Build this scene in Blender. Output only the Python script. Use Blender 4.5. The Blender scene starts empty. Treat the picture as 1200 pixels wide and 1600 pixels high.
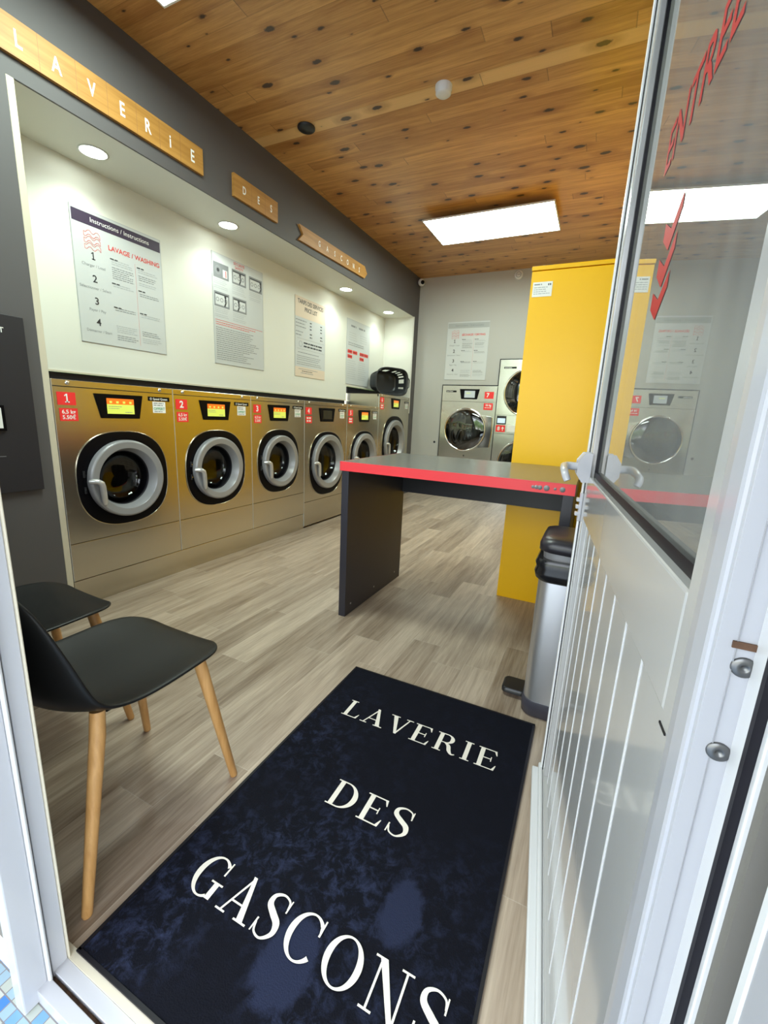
import bpy, math, random
from mathutils import Vector, Matrix
random.seed(7)
C = bpy.context.scene.collection
sc = bpy.context.scene
PI = math.pi

# ------------------------------------------------------------------ camera
cam_d = bpy.data.cameras.new('camera')
cam_d.sensor_fit = 'HORIZONTAL'; cam_d.sensor_width = 36.0
cam_d.lens = 671.457 * 36.0 / 1200.0
cam_d.clip_start = 0.02
cam = bpy.data.objects.new('camera', cam_d); C.objects.link(cam)
R = ((0.8979461767784512, 0.13600581674952442, -0.41856311521592193),
     (0.4376983609749707, -0.17664546324330108, 0.8815988459131419),
     (0.04596529569997926, -0.9748327026345877, -0.21814764143890972))
cam.matrix_world = Matrix(((R[0][0], -R[0][1], -R[0][2], 2.51890),
                           (R[1][0], -R[1][1], -R[1][2], -0.15598),
                           (R[2][0], -R[2][1], -R[2][2], 1.14812),
                           (0, 0, 0, 1)))
sc.camera = cam

# ------------------------------------------------------------------ view
sc.view_settings.view_transform = 'Standard'
sc.view_settings.look = 'None'
sc.view_settings.gamma = 1.0
sc.view_settings.use_curve_mapping = False
sc.view_settings.exposure = 0.95
sc.cycles.max_bounces = 10
sc.cycles.diffuse_bounces = 5
sc.cycles.glossy_bounces = 5
sc.cycles.transparent_max_bounces = 12
sc.cycles.sample_clamp_indirect = 6.0
sc.cycles.caustics_reflective = False
sc.cycles.caustics_refractive = False
try:
    sc.cycles.use_denoising = True
except Exception:
    pass

SKY = 3.4          # daylight strength
PANEL = 13.5         # ceiling light panels
DOWN = 5.5          # recessed downlights (watts of each spot)

# ------------------------------------------------------------------ world: bright overcast sky over a line of trees
w = bpy.data.worlds.new('world'); sc.world = w; w.use_nodes = True
nt = w.node_tree; nt.nodes.clear()
def N(t, tree=None, **kw):
    n = (tree or nt).nodes.new(t)
    for k, v in kw.items():
        setattr(n, k, v)
    return n
tc = N('ShaderNodeTexCoord'); sp = N('ShaderNodeSeparateXYZ'); nz = N('ShaderNodeTexNoise'); nz.inputs['Scale'].default_value = 9; nz.inputs['Detail'].default_value = 6
ad = N('ShaderNodeMath', operation='MULTIPLY_ADD'); ad.inputs[1].default_value = 0.35; ad.inputs[2].default_value = -0.17
su = N('ShaderNodeMath', operation='ADD')
rp = N('ShaderNodeValToRGB')
e = rp.color_ramp.elements
e[0].position = 0.0; e[0].color = (0.20, 0.19, 0.18, 1)
e[1].position = 1.0; e[1].color = (0.80, 0.92, 1.10, 1)
for p_, c_ in ((0.40, (0.42, 0.41, 0.40, 1)), (0.495, (0.85, 0.83, 0.82, 1)), (0.50, (0.30, 0.34, 0.24, 1)), (0.535, (0.12, 0.20, 0.07, 1)), (0.57, (0.34, 0.48, 0.26, 1)), (0.59, (1.0, 1.05, 1.12, 1))):
    q = e.new(p_); q.color = c_
mp = N('ShaderNodeMath', operation='MULTIPLY_ADD'); mp.inputs[1].default_value = 0.5; mp.inputs[2].default_value = 0.5
bg = N('ShaderNodeBackground'); bg.inputs['Strength'].default_value = SKY
wo = N('ShaderNodeOutputWorld')
L = nt.links.new
L(tc.outputs['Generated'], sp.inputs[0]); L(tc.outputs['Generated'], nz.inputs['Vector'])
L(nz.outputs[0], ad.inputs[0]); L(sp.outputs[2], su.inputs[0]); L(ad.outputs[0], su.inputs[1])
L(su.outputs[0], mp.inputs[0]); L(mp.outputs[0], rp.inputs[0]); L(rp.outputs[0], bg.inputs[0]); L(bg.outputs[0], wo.inputs[0])

def portal(loc, rot, sx, sy):
    l = bpy.data.lights.new('sky_portal', 'AREA'); l.shape = 'RECTANGLE'; l.size = sx; l.size_y = sy
    l.cycles.is_portal = True
    o = bpy.data.objects.new('sky_portal', l); C.objects.link(o); o.location = loc; o.rotation_euler = rot
    return o
portal((2.17, 0.10, 1.5), (math.radians(90), 0, 0), 1.0, 3.0)
portal((0.86, 0.10, 1.9), (math.radians(90), 0, 0), 1.5, 1.9)
def spot(loc, power, color, size, blend=0.6, rad=0.05):
    l = bpy.data.lights.new('downlight_lamp', 'SPOT'); l.energy = power; l.color = color; l.spot_size = math.radians(size); l.spot_blend = blend; l.shadow_soft_size = rad
    o = bpy.data.objects.new('downlight_lamp', l); C.objects.link(o); o.location = loc
    return o

# ------------------------------------------------------------------ materials
MATS = {}
def new_mat(name):
    m = bpy.data.materials.new(name); m.use_nodes = True
    t = m.node_tree
    return m, t, t.nodes['Principled BSDF'], t.nodes['Material Output']
def pm(name, col, rough=0.5, metal=0.0, coat=0.0, spec=0.5, bump=0.0, bscale=200, var=0.0, vscale=8, emit=None, estr=0.0, aniso=0.0, coat_rough=0.05):
    if name in MATS: return MATS[name]
    m, t, b, o = new_mat(name)
    b.inputs['Base Color'].default_value = (*col, 1); b.inputs['Roughness'].default_value = rough
    b.inputs['Metallic'].default_value = metal; b.inputs['Coat Weight'].default_value = coat; b.inputs['Coat Roughness'].default_value = coat_rough
    b.inputs['Specular IOR Level'].default_value = spec; b.inputs['Anisotropic'].default_value = aniso
    if emit:
        b.inputs['Emission Color'].default_value = (*emit, 1); b.inputs['Emission Strength'].default_value = estr
    if bump or var:
        c = t.nodes.new('ShaderNodeTexCoord'); n = t.nodes.new('ShaderNodeTexNoise'); n.inputs['Detail'].default_value = 4
        t.links.new(c.outputs['Object'], n.inputs['Vector'])
        if bump:
            n.inputs['Scale'].default_value = bscale
            bp = t.nodes.new('ShaderNodeBump'); bp.inputs['Strength'].default_value = bump; bp.inputs['Distance'].default_value = 0.002
            t.links.new(n.outputs[0], bp.inputs['Height']); t.links.new(bp.outputs[0], b.inputs['Normal'])
        if var:
            n2 = t.nodes.new('ShaderNodeTexNoise'); n2.inputs['Scale'].default_value = vscale; n2.inputs['Detail'].default_value = 5
            t.links.new(c.outputs['Object'], n2.inputs['Vector'])
            hs = t.nodes.new('ShaderNodeHueSaturation'); hs.inputs['Color'].default_value = (*col, 1)
            mr = t.nodes.new('ShaderNodeMapRange'); mr.inputs['From Min'].default_value = .3; mr.inputs['From Max'].default_value = .7
            mr.inputs['To Min'].default_value = 1 - var; mr.inputs['To Max'].default_value = 1 + var
            t.links.new(n2.outputs[0], mr.inputs[0]); t.links.new(mr.outputs[0], hs.inputs['Value']); t.links.new(hs.outputs[0], b.inputs['Base Color'])
    MATS[name] = m
    return m

def math_node(t, op, a=None, b=None, c=None):
    n = t.nodes.new('ShaderNodeMath'); n.operation = op
    for i, v in enumerate((a, b, c)):
        if v is None: continue
        if isinstance(v, (int, float)): n.inputs[i].default_value = v
        else: t.links.new(v, n.inputs[i])
    return n.outputs[0]

def plank_mat(name, along, wid, length, c_lo, c_hi, rough, knots=0.0, grain=0.35, gap_dark=0.35, coat=0.0, stripe=None, light_gap=False, sat_var=0.0, shift=0.0):
    """planks running along axis `along` (0 = x, 1 = y), staggered joints"""
    m, t, b, o = new_mat(name)
    lk = t.links.new
    tc = t.nodes.new('ShaderNodeTexCoord'); s = t.nodes.new('ShaderNodeSeparateXYZ'); lk(tc.outputs['Object'], s.inputs[0])
    A = s.outputs[along]; X = s.outputs[1 - along]
    row_f = math_node(t, 'DIVIDE', math_node(t, 'ADD', X, 50.0 * wid + shift), wid)
    row = math_node(t, 'FLOOR', row_f)
    fr = math_node(t, 'FRACT', row_f)
    wn = t.nodes.new('ShaderNodeTexWhiteNoise'); wn.noise_dimensions = '1D'; lk(row, wn.inputs['W'])
    seg_f = math_node(t, 'DIVIDE', math_node(t, 'ADD', math_node(t, 'ADD', A, 60.0), math_node(t, 'MULTIPLY', wn.outputs['Value'], length)), length)
    seg = math_node(t, 'FLOOR', seg_f); fs = math_node(t, 'FRACT', seg_f)
    cb = t.nodes.new('ShaderNodeCombineXYZ'); lk(row, cb.inputs[0]); lk(seg, cb.inputs[1])
    w2 = t.nodes.new('ShaderNodeTexWhiteNoise'); w2.noise_dimensions = '3D'; lk(cb.outputs[0], w2.inputs['Vector'])
    # grain
    cg = t.nodes.new('ShaderNodeCombineXYZ')
    lk(math_node(t, 'MULTIPLY', A, 1.6), cg.inputs[0]); lk(math_node(t, 'MULTIPLY', X, 22.0), cg.inputs[1]); lk(math_node(t, 'MULTIPLY', w2.outputs['Value'], 37.0), cg.inputs[2])
    gn = t.nodes.new('ShaderNodeTexNoise'); gn.inputs['Scale'].default_value = 1.0; gn.inputs['Detail'].default_value = 8; gn.inputs['Roughness'].default_value = 0.62; gn.inputs['Distortion'].default_value = 0.6
    lk(cg.outputs[0], gn.inputs['Vector'])
    cg2 = t.nodes.new('ShaderNodeCombineXYZ')
    lk(math_node(t, 'MULTIPLY', A, 8.0), cg2.inputs[0]); lk(math_node(t, 'MULTIPLY', X, 160.0), cg2.inputs[1]); lk(w2.outputs['Value'], cg2.inputs[2])
    gf = t.nodes.new('ShaderNodeTexNoise'); gf.inputs['Scale'].default_value = 1.0; gf.inputs['Detail'].default_value = 4
    lk(cg2.outputs[0], gf.inputs['Vector'])
    mixf = math_node(t, 'ADD', math_node(t, 'MULTIPLY', gn.outputs[0], grain), math_node(t, 'MULTIPLY', gf.outputs[0], grain * 0.45))
    f = math_node(t, 'ADD', math_node(t, 'MULTIPLY', w2.outputs['Value'], 0.45), math_node(t, 'MULTIPLY_ADD', mixf, 1.9, -0.62 * grain * 1.9 + 0.15 * (1 - grain)))
    mx = t.nodes.new('ShaderNodeMix'); mx.data_type = 'RGBA'; mx.clamp_factor = True
    mx.inputs['A'].default_value = (*c_lo, 1); mx.inputs['B'].default_value = (*c_hi, 1); lk(f, mx.inputs['Factor'])
    col = mx.outputs['Result']
    def mixc(fac, c, colr):
        q = t.nodes.new('ShaderNodeMix'); q.data_type = 'RGBA'; q.clamp_factor = True
        lk(colr, q.inputs['A']); q.inputs['B'].default_value = (*c, 1); lk(fac, q.inputs['Factor'])
        return q.outputs['Result']
    if stripe:
        st = math_node(t, 'MULTIPLY', math_node(t, 'GREATER_THAN', X, stripe[0]), math_node(t, 'LESS_THAN', X, stripe[1]))
        col = mixc(math_node(t, 'MULTIPLY', st, 0.72), (0.88, 0.58, 0.24), col)
    if knots:
        ck = t.nodes.new('ShaderNodeCombineXYZ')
        lk(math_node(t, 'MULTIPLY', A, 3.4), ck.inputs[0]); lk(math_node(t, 'MULTIPLY', X, 7.0), ck.inputs[1]); 
        vo = t.nodes.new('ShaderNodeTexVoronoi'); vo.voronoi_dimensions = '2D'; vo.inputs['Scale'].default_value = 1.0; vo.inputs['Randomness'].default_value = 1.0
        lk(ck.outputs[0], vo.inputs['Vector'])
        wk = t.nodes.new('ShaderNodeSeparateColor'); lk(vo.outputs['Color'], wk.inputs[0])
        size = math_node(t, 'MULTIPLY', math_node(t, 'GREATER_THAN', wk.outputs[0], 0.26), math_node(t, 'MULTIPLY_ADD', wk.outputs[1], 0.125, 0.035))
        nd = t.nodes.new('ShaderNodeTexNoise'); nd.inputs['Scale'].default_value = 45; lk(tc.outputs['Object'], nd.inputs['Vector'])
        dist = math_node(t, 'ADD', vo.outputs['Distance'], math_node(t, 'MULTIPLY_ADD', nd.outputs[0], 0.09, -0.045))
        k = math_node(t, 'MULTIPLY', math_node(t, 'SUBTRACT', size, dist), 22.0)
        halo = math_node(t, 'MULTIPLY', math_node(t, 'SUBTRACT', math_node(t, 'MULTIPLY', size, 2.8), dist), 5.0)
        hc = math_node(t, 'MULTIPLY', math_node(t, 'MINIMUM', math_node(t, 'MAXIMUM', halo, 0.0), 1.0), 0.45)
        col = mixc(hc, (0.30, 0.105, 0.022), col)
        col = mixc(math_node(t, 'MULTIPLY', k, knots), (0.045, 0.018, 0.008), col)
    # gaps
    g1 = math_node(t, 'LESS_THAN', fr, 0.018 if not light_gap else 0.012)
    g2 = math_node(t, 'LESS_THAN', fs, 0.0025)
    g = math_node(t, 'MULTIPLY', math_node(t, 'MAXIMUM', g1, g2), gap_dark)
    col = mixc(g, (0.62, 0.55, 0.48) if light_gap else (0.06, 0.03, 0.015), col)
    lk(col, b.inputs['Base Color'])
    b.inputs['Roughness'].default_value = rough; b.inputs['Coat Weight'].default_value = coat; b.inputs['Coat Roughness'].default_value = 0.25
    bp = t.nodes.new('ShaderNodeBump'); bp.inputs['Strength'].default_value = 0.15; bp.inputs['Distance'].default_value = 0.002
    lk(math_node(t, 'SUBTRACT', gf.outputs[0], math_node(t, 'MAXIMUM', g1, g2)), bp.inputs['Height']); lk(bp.outputs[0], b.inputs['Normal'])
    MATS[name] = m
    return m

def wood_mat(name, c1, c2, scale=(3, 60, 60), rough=0.45):
    m, t, b, o = new_mat(name); lk = t.links.new
    tc = t.nodes.new('ShaderNodeTexCoord'); mpn = t.nodes.new('ShaderNodeMapping'); mpn.inputs['Scale'].default_value = scale
    n = t.nodes.new('ShaderNodeTexNoise'); n.inputs['Scale'].default_value = 1; n.inputs['Detail'].default_value = 7; n.inputs['Distortion'].default_value = .4
    mx = t.nodes.new('ShaderNodeMix'); mx.data_type = 'RGBA'; mx.inputs['A'].default_value = (*c1, 1); mx.inputs['B'].default_value = (*c2, 1)
    lk(tc.outputs['Object'], mpn.inputs[0]); lk(mpn.outputs[0], n.inputs['Vector']); lk(math_node(t, 'MULTIPLY_ADD', n.outputs[0], 2.4, -.7), mx.inputs['Factor']); lk(mx.outputs['Result'], b.inputs['Base Color'])
    mx.clamp_factor = True
    b.inputs['Roughness'].default_value = rough
    MATS[name] = m
    return m

def glass_mat(name, tint, base_refl=0.0, rough=0.0, ior=1.5, boost=1.0):
    """thin pane: transparent tint under a Fresnel reflection"""
    m, t, b, o = new_mat(name); lk = t.links.new; t.nodes.remove(b)
    tr = t.nodes.new('ShaderNodeBsdfTransparent'); tr.inputs[0].default_value = (*tint, 1)
    gl = t.nodes.new('ShaderNodeBsdfGlossy'); gl.inputs['Roughness'].default_value = rough; gl.inputs[0].default_value = (1, 1, 1, 1)
    fr = t.nodes.new('ShaderNodeFresnel'); fr.inputs[0].default_value = ior
    f = math_node(t, 'MINIMUM', math_node(t, 'MULTIPLY_ADD', fr.outputs[0], boost, base_refl), 1.0)
    ms = t.nodes.new('ShaderNodeMixShader'); lk(f, ms.inputs[0]); lk(tr.outputs[0], ms.inputs[1]); lk(gl.outputs[0], ms.inputs[2]); lk(ms.outputs[0], o.inputs[0])
    MATS[name] = m
    return m

def veiled_glass(name, tint, veil, ior, boost):  # diffuse veil mixed over the pane to give pale, milky reflections
    m = glass_mat(name, tint, 0.0, 0.0, ior, boost); t = m.node_tree; lk = t.links.new
    o = [n for n in t.nodes if n.type == 'OUTPUT_MATERIAL'][0]; src = o.inputs[0].links[0].from_socket
    di = t.nodes.new('ShaderNodeBsdfDiffuse'); di.inputs[0].default_value = (.62, .62, .60, 1)
    n = t.nodes.new('ShaderNodeTexNoise'); n.inputs['Scale'].default_value = 2.5; n.inputs['Detail'].default_value = 3
    tc = t.nodes.new('ShaderNodeTexCoord'); mpn = t.nodes.new('ShaderNodeMapping'); mpn.inputs['Scale'].default_value = (6, 6, .6)
    lk(tc.outputs['Object'], mpn.inputs[0]); lk(mpn.outputs[0], n.inputs['Vector'])
    ms = t.nodes.new('ShaderNodeMixShader'); lk(math_node(t, 'MULTIPLY_ADD', n.outputs[0], veil, veil * .5), ms.inputs[0]); lk(src, ms.inputs[1]); lk(di.outputs[0], ms.inputs[2]); lk(ms.outputs[0], o.inputs[0])
    return m

def steel_mat(name, col, rough, stretch, bumpy=0.12):
    m, t, b, o = new_mat(name); lk = t.links.new
    tc = t.nodes.new('ShaderNodeTexCoord'); mpn = t.nodes.new('ShaderNodeMapping'); mpn.inputs['Scale'].default_value = stretch
    n = t.nodes.new('ShaderNodeTexNoise'); n.inputs['Scale'].default_value = 1; n.inputs['Detail'].default_value = 5
    lk(tc.outputs['Object'], mpn.inputs[0]); lk(mpn.outputs[0], n.inputs['Vector'])
    lk(math_node(t, 'MULTIPLY_ADD', n.outputs[0], 0.07, rough - 0.035), b.inputs['Roughness'])
    n2 = t.nodes.new('ShaderNodeTexNoise'); n2.inputs['Scale'].default_value = 2.2; n2.inputs['Detail'].default_value = 3; lk(tc.outputs['Object'], n2.inputs['Vector'])
    bp = t.nodes.new('ShaderNodeBump'); bp.inputs['Strength'].default_value = bumpy; bp.inputs['Distance'].default_value = 0.02
    lk(n2.outputs[0], bp.inputs['Height']); lk(bp.outputs[0], b.inputs['Normal'])
    b.inputs['Base Color'].default_value = (*col, 1); b.inputs['Metallic'].default_value = 1.0
    MATS[name] = m
    return m

def mosaic_mat(name):
    m, t, b, o = new_mat(name); lk = t.links.new
    tc = t.nodes.new('ShaderNodeTexCoord'); s = t.nodes.new('ShaderNodeSeparateXYZ'); lk(tc.outputs['Object'], s.inputs[0])
    k = 1 / 0.023
    xf = math_node(t, 'MULTIPLY', math_node(t, 'ADD', s.outputs[0], 20.0), k); yf = math_node(t, 'MULTIPLY', math_node(t, 'ADD', s.outputs[1], 20.0), k)
    cb = t.nodes.new('ShaderNodeCombineXYZ'); lk(math_node(t, 'FLOOR', xf), cb.inputs[0]); lk(math_node(t, 'FLOOR', yf), cb.inputs[1])
    wn = t.nodes.new('ShaderNodeTexWhiteNoise'); wn.noise_dimensions = '2D'; lk(cb.outputs[0], wn.inputs['Vector'])
    r = t.nodes.new('ShaderNodeValToRGB'); r.color_ramp.interpolation = 'CONSTANT'
    el = r.color_ramp.elements; el[0].color = (.42, .45, .40, 1); el[1].position = .28; el[1].color = (.30, .42, .50, 1)
    for p_, c_ in ((.48, (.16, .32, .55, 1)), (.64, (.48, .50, .46, 1)), (.82, (.06, .20, .60, 1)), (.93, (.36, .44, .42, 1))):
        q = el.new(p_); q.color = c_
    lk(wn.outputs['Value'], r.inputs[0])
    g = math_node(t, 'MAXIMUM', math_node(t, 'LESS_THAN', math_node(t, 'FRACT', xf), .09), math_node(t, 'LESS_THAN', math_node(t, 'FRACT', yf), .09))
    mx = t.nodes.new('ShaderNodeMix'); mx.data_type = 'RGBA'; mx.inputs['B'].default_value = (.22, .20, .20, 1)
    lk(g, mx.inputs['Factor']); lk(r.outputs[0], mx.inputs['A']); lk(mx.outputs['Result'], b.inputs['Base Color']); b.inputs['Roughness'].default_value = .25
    MATS[name] = m
    return m

def velvet_mat(name):
    m, t, b, o = new_mat(name); lk = t.links.new
    tc = t.nodes.new('ShaderNodeTexCoord')
    n = t.nodes.new('ShaderNodeTexNoise'); n.inputs['Scale'].default_value = 30; n.inputs['Detail'].default_value = 9; n.inputs['Roughness'].default_value = .74; n.inputs['Distortion'].default_value = .5
    n2 = t.nodes.new('ShaderNodeTexNoise'); n2.inputs['Scale'].default_value = 2.3; n2.inputs['Detail'].default_value = 2
    n3 = t.nodes.new('ShaderNodeTexNoise'); n3.inputs['Scale'].default_value = 320; n3.inputs['Detail'].default_value = 2
    for q in (n, n2, n3): lk(tc.outputs['Object'], q.inputs['Vector'])
    f = math_node(t, 'MULTIPLY', math_node(t, 'MULTIPLY_ADD', n.outputs[0], 4.2, -2.0), math_node(t, 'MULTIPLY_ADD', n2.outputs[0], 3.2, -1.1))
    s_ = t.nodes.new('ShaderNodeSeparateXYZ'); lk(tc.outputs['Object'], s_.inputs[0])
    worn = math_node(t, 'ADD', math_node(t, 'MULTIPLY', s_.outputs[0], -.9), math_node(t, 'MULTIPLY', s_.outputs[1], -1.1))
    f = math_node(t, 'MULTIPLY', f, math_node(t, 'MAXIMUM', math_node(t, 'ADD', worn, .55), .12))
    for (px, py, rx, ry) in ((.2, -.22, .055, .085), (.02, -.42, .07, .10)):
        dx = math_node(t, 'DIVIDE', math_node(t, 'SUBTRACT', s_.outputs[0], px), rx); dy = math_node(t, 'DIVIDE', math_node(t, 'SUBTRACT', s_.outputs[1], py), ry)
        q = math_node(t, 'SUBTRACT', 1.0, math_node(t, 'ADD', math_node(t, 'MULTIPLY', dx, dx), math_node(t, 'MULTIPLY', dy, dy)))
        q = math_node(t, 'MINIMUM', math_node(t, 'MAXIMUM', math_node(t, 'ADD', q, math_node(t, 'MULTIPLY_ADD', n.outputs[0], 1.6, -.8)), 0.0), .42)
        f = math_node(t, 'MAXIMUM', f, q)
    r = t.nodes.new('ShaderNodeMix'); r.data_type = 'RGBA'; r.clamp_factor = True
    r.inputs['A'].default_value = (.0022, .0026, .0065, 1); r.inputs['B'].default_value = (.034, .044, .100, 1)
    lk(f, r.inputs['Factor']); lk(r.outputs['Result'], b.inputs['Base Color'])
    b.inputs['Roughness'].default_value = .85; b.inputs['Specular IOR Level'].default_value = .15
    b.inputs['Sheen Weight'].default_value = .05; b.inputs['Sheen Roughness'].default_value = .35; b.inputs['Sheen Tint'].default_value = (.4, .5, .9, 1)
    bp = t.nodes.new('ShaderNodeBump'); bp.inputs['Strength'].default_value = .6; bp.inputs['Distance'].default_value = .002
    lk(math_node(t, 'ADD', n3.outputs[0], n.outputs[0]), bp.inputs['Height']); lk(bp.outputs[0], b.inputs['Normal'])
    MATS[name] = m
    return m

M = {}
M['floor'] = plank_mat('floor_planks', 1, 0.150, 0.95, (.20, .142, .098), (.57, .46, .36), .36, grain=.78, gap_dark=.30, light_gap=True)
M['pine'] = plank_mat('pine_planks', 0, 0.0985, 2.2, (.40, .175, .040), (.82, .46, .155), .36, knots=1.0, grain=.80, gap_dark=.45, coat=.25, stripe=(2.655, 2.753), shift=0.0)
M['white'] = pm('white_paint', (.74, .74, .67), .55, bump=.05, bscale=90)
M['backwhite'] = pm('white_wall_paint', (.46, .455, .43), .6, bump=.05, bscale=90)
M['dark'] = pm('dark_grey_paint', (.092, .085, .088), .6, bump=.06, bscale=60)
M['trimwhite'] = pm('white_trim', (.80, .79, .74), .4)
M['beige'] = pm('beige_edge', (.62, .56, .44), .5)
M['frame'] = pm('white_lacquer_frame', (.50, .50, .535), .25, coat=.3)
M['frame2'] = pm('white_lacquer_dimmed', (.40, .40, .43), .28, coat=.25)  # frame lacquer darkened to stand for dimmer light on the hinge side
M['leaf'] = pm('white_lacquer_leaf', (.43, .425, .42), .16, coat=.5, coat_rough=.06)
M['bead'] = pm('white_bead', (.64, .64, .65), .35)
M['white2'] = pm('glare_white_profile', (.88, .88, .89), .3)  # white lightened to carry the outdoor glare on the door's free edge
M['outer'] = pm('grey_beige_render', (.15, .14, .125), .8, bump=.3, bscale=80)
M['rust'] = pm('rust', (.11, .055, .03), .9, var=.5, vscale=60)
M['rubber'] = pm('black_rubber', (.006, .005, .009), .5, spec=.3)
M['blackplastic'] = pm('black_plastic', (.012, .012, .014), .38, spec=.5)
M['chairblack'] = pm('black_chair_shell', (.0055, .0055, .0058), .42, spec=.28, bump=.08, bscale=600)
M['glossblack'] = pm('gloss_black', (.0025, .0025, .004), .35, spec=.12)
M['steel'] = steel_mat('brushed_steel', (.62, .58, .49), .25, (8, 8, 320), .02)
M['steel2'] = steel_mat('polished_steel', (.72, .70, .65), .22, (8, 8, 200), .25)
M['steeldark'] = pm('drum_steel', (.38, .38, .38), .25, 1.0)
M['chrome'] = pm('chrome', (.80, .80, .80), .08, 1.0)
M['alu'] = pm('aluminium_grey_plastic', (.30, .30, .31), .34, .15)
M['handle'] = pm('silver_handle', (.62, .62, .62), .28, .6)
M['yellow'] = pm('yellow_panel', (1.0, .55, .002), .34, bump=.10, bscale=500)
M['red'] = pm('red_label', (.90, .035, .035), .45)
M['tablered'] = pm('red_edge_band', (.92, .050, .065), .42)
M['tablegrey'] = pm('grey_laminate', (.115, .118, .115), .22, var=.06, vscale=3)
M['tableblack'] = pm('black_laminate', (.030, .029, .040), .42)
M['tableside'] = pm('black_laminate_side', (.020, .020, .026), .42)
M['paper'] = pm('paper', (.72, .73, .72), .5)
M['acrylic'] = pm('poster_sheet', (.58, .60, .60), .3)
M['cream'] = pm('cream_sheet', (.72, .60, .48), .5)
M['ink'] = pm('ink', (.03, .03, .035), .5)
M['greyink'] = pm('grey_ink', (.26, .27, .28), .5)
M['lightink'] = pm('light_ink', (.44, .46, .47), .5)
M['redink'] = pm('red_ink', (.70, .06, .05), .5)
M['purple'] = pm('purple_band', (.045, .03, .06), .4)
M['pic'] = pm('grey_picture', (.22, .23, .24), .5)
M['picwhite'] = pm('picture_white', (.62, .64, .64), .5)
M['greyband'] = pm('grey_band', (.40, .42, .42), .4)
M['textwhite'] = pm('white_letters', (.88, .88, .86), .5)
M['matwhite'] = pm('mat_letters', (.80, .74, .66), .9, bump=.5, bscale=500)
M['green'] = pm('green_sticker_ink', (.10, .35, .18), .5)
M['signwood'] = wood_mat('sign_wood', (.34, .155, .028), (.52, .27, .065), (20, 3, 40), .5)
M['legwood'] = wood_mat('leg_wood', (.50, .245, .075), (.70, .39, .15), (60, 60, 6), .42)
M['brownwood'] = pm('brown_wood', (.30, .14, .05), .5)
M['velvet'] = velvet_mat('navy_velvet')
M['mosaic'] = mosaic_mat('mosaic_tiles')
M['glass'] = veiled_glass('door_glass', (.86, .89, .88), .17, 1.5, 1.5)
M['winglass'] = glass_mat('window_glass', (.95, .96, .96), 0.0, 0.0, 1.45, 1.0)
M['bowl'] = glass_mat('washer_bowl_glass', (.50, .50, .52), 0.01, 0.02, 1.5, .8)
M['dryglass'] = glass_mat('dryer_glass', (.28, .29, .30), 0.05, 0.01, 1.5, 1.6)
M['screenor'] = pm('screen_orange', (.5, .1, .01), .3, emit=(1, .20, .02), estr=.36)
M['screengr'] = pm('screen_lime', (.4, .5, .1), .3, emit=(.75, .78, .10), estr=.32)
M['screenoff'] = pm('screen_dim', (.03, .03, .02), .2)
M['screengrey'] = pm('screen_grey', (.2, .22, .22), .3, emit=(.45, .52, .50), estr=.4)
M['lcd'] = pm('screen_blue', (.3, .4, .5), .2, emit=(.5, .62, .75), estr=.5)
M['panelglow'] = pm('panel_glow', (.8, .9, .88), .5, emit=(.84, 1.0, .90), estr=PANEL)
M['downglow'] = pm('downlight_glow', (.9, .95, .92), .5, emit=(.90, 1.0, .92), estr=14)
M['whiteplastic'] = pm('white_plastic', (.78, .78, .76), .35)
M['basket'] = pm('basket_plastic', (.028, .030, .034), .38)
M['binsteel'] = steel_mat('bin_steel', (.70, .71, .76), .42, (40, 40, 400), .02)
M['bindark'] = pm('bin_dark_plastic', (.022, .020, .026), .35)
M['binbase'] = pm('bin_base_plastic', (.045, .043, .060), .4)
M['board'] = pm('dark_board', (.019, .017, .022), .5)
M['bag'] = pm('bin_bag_film', (.010, .010, .012), .22)
M['screwsteel'] = pm('dull_screw_steel', (.16, .16, .16), .35, 1.0)
M['wire'] = pm('steel_wire', (.4, .4, .4), .4, 1.0)
M['vinylred'] = pm('red_window_film', (.42, .012, .010), .6, spec=.2)

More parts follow.
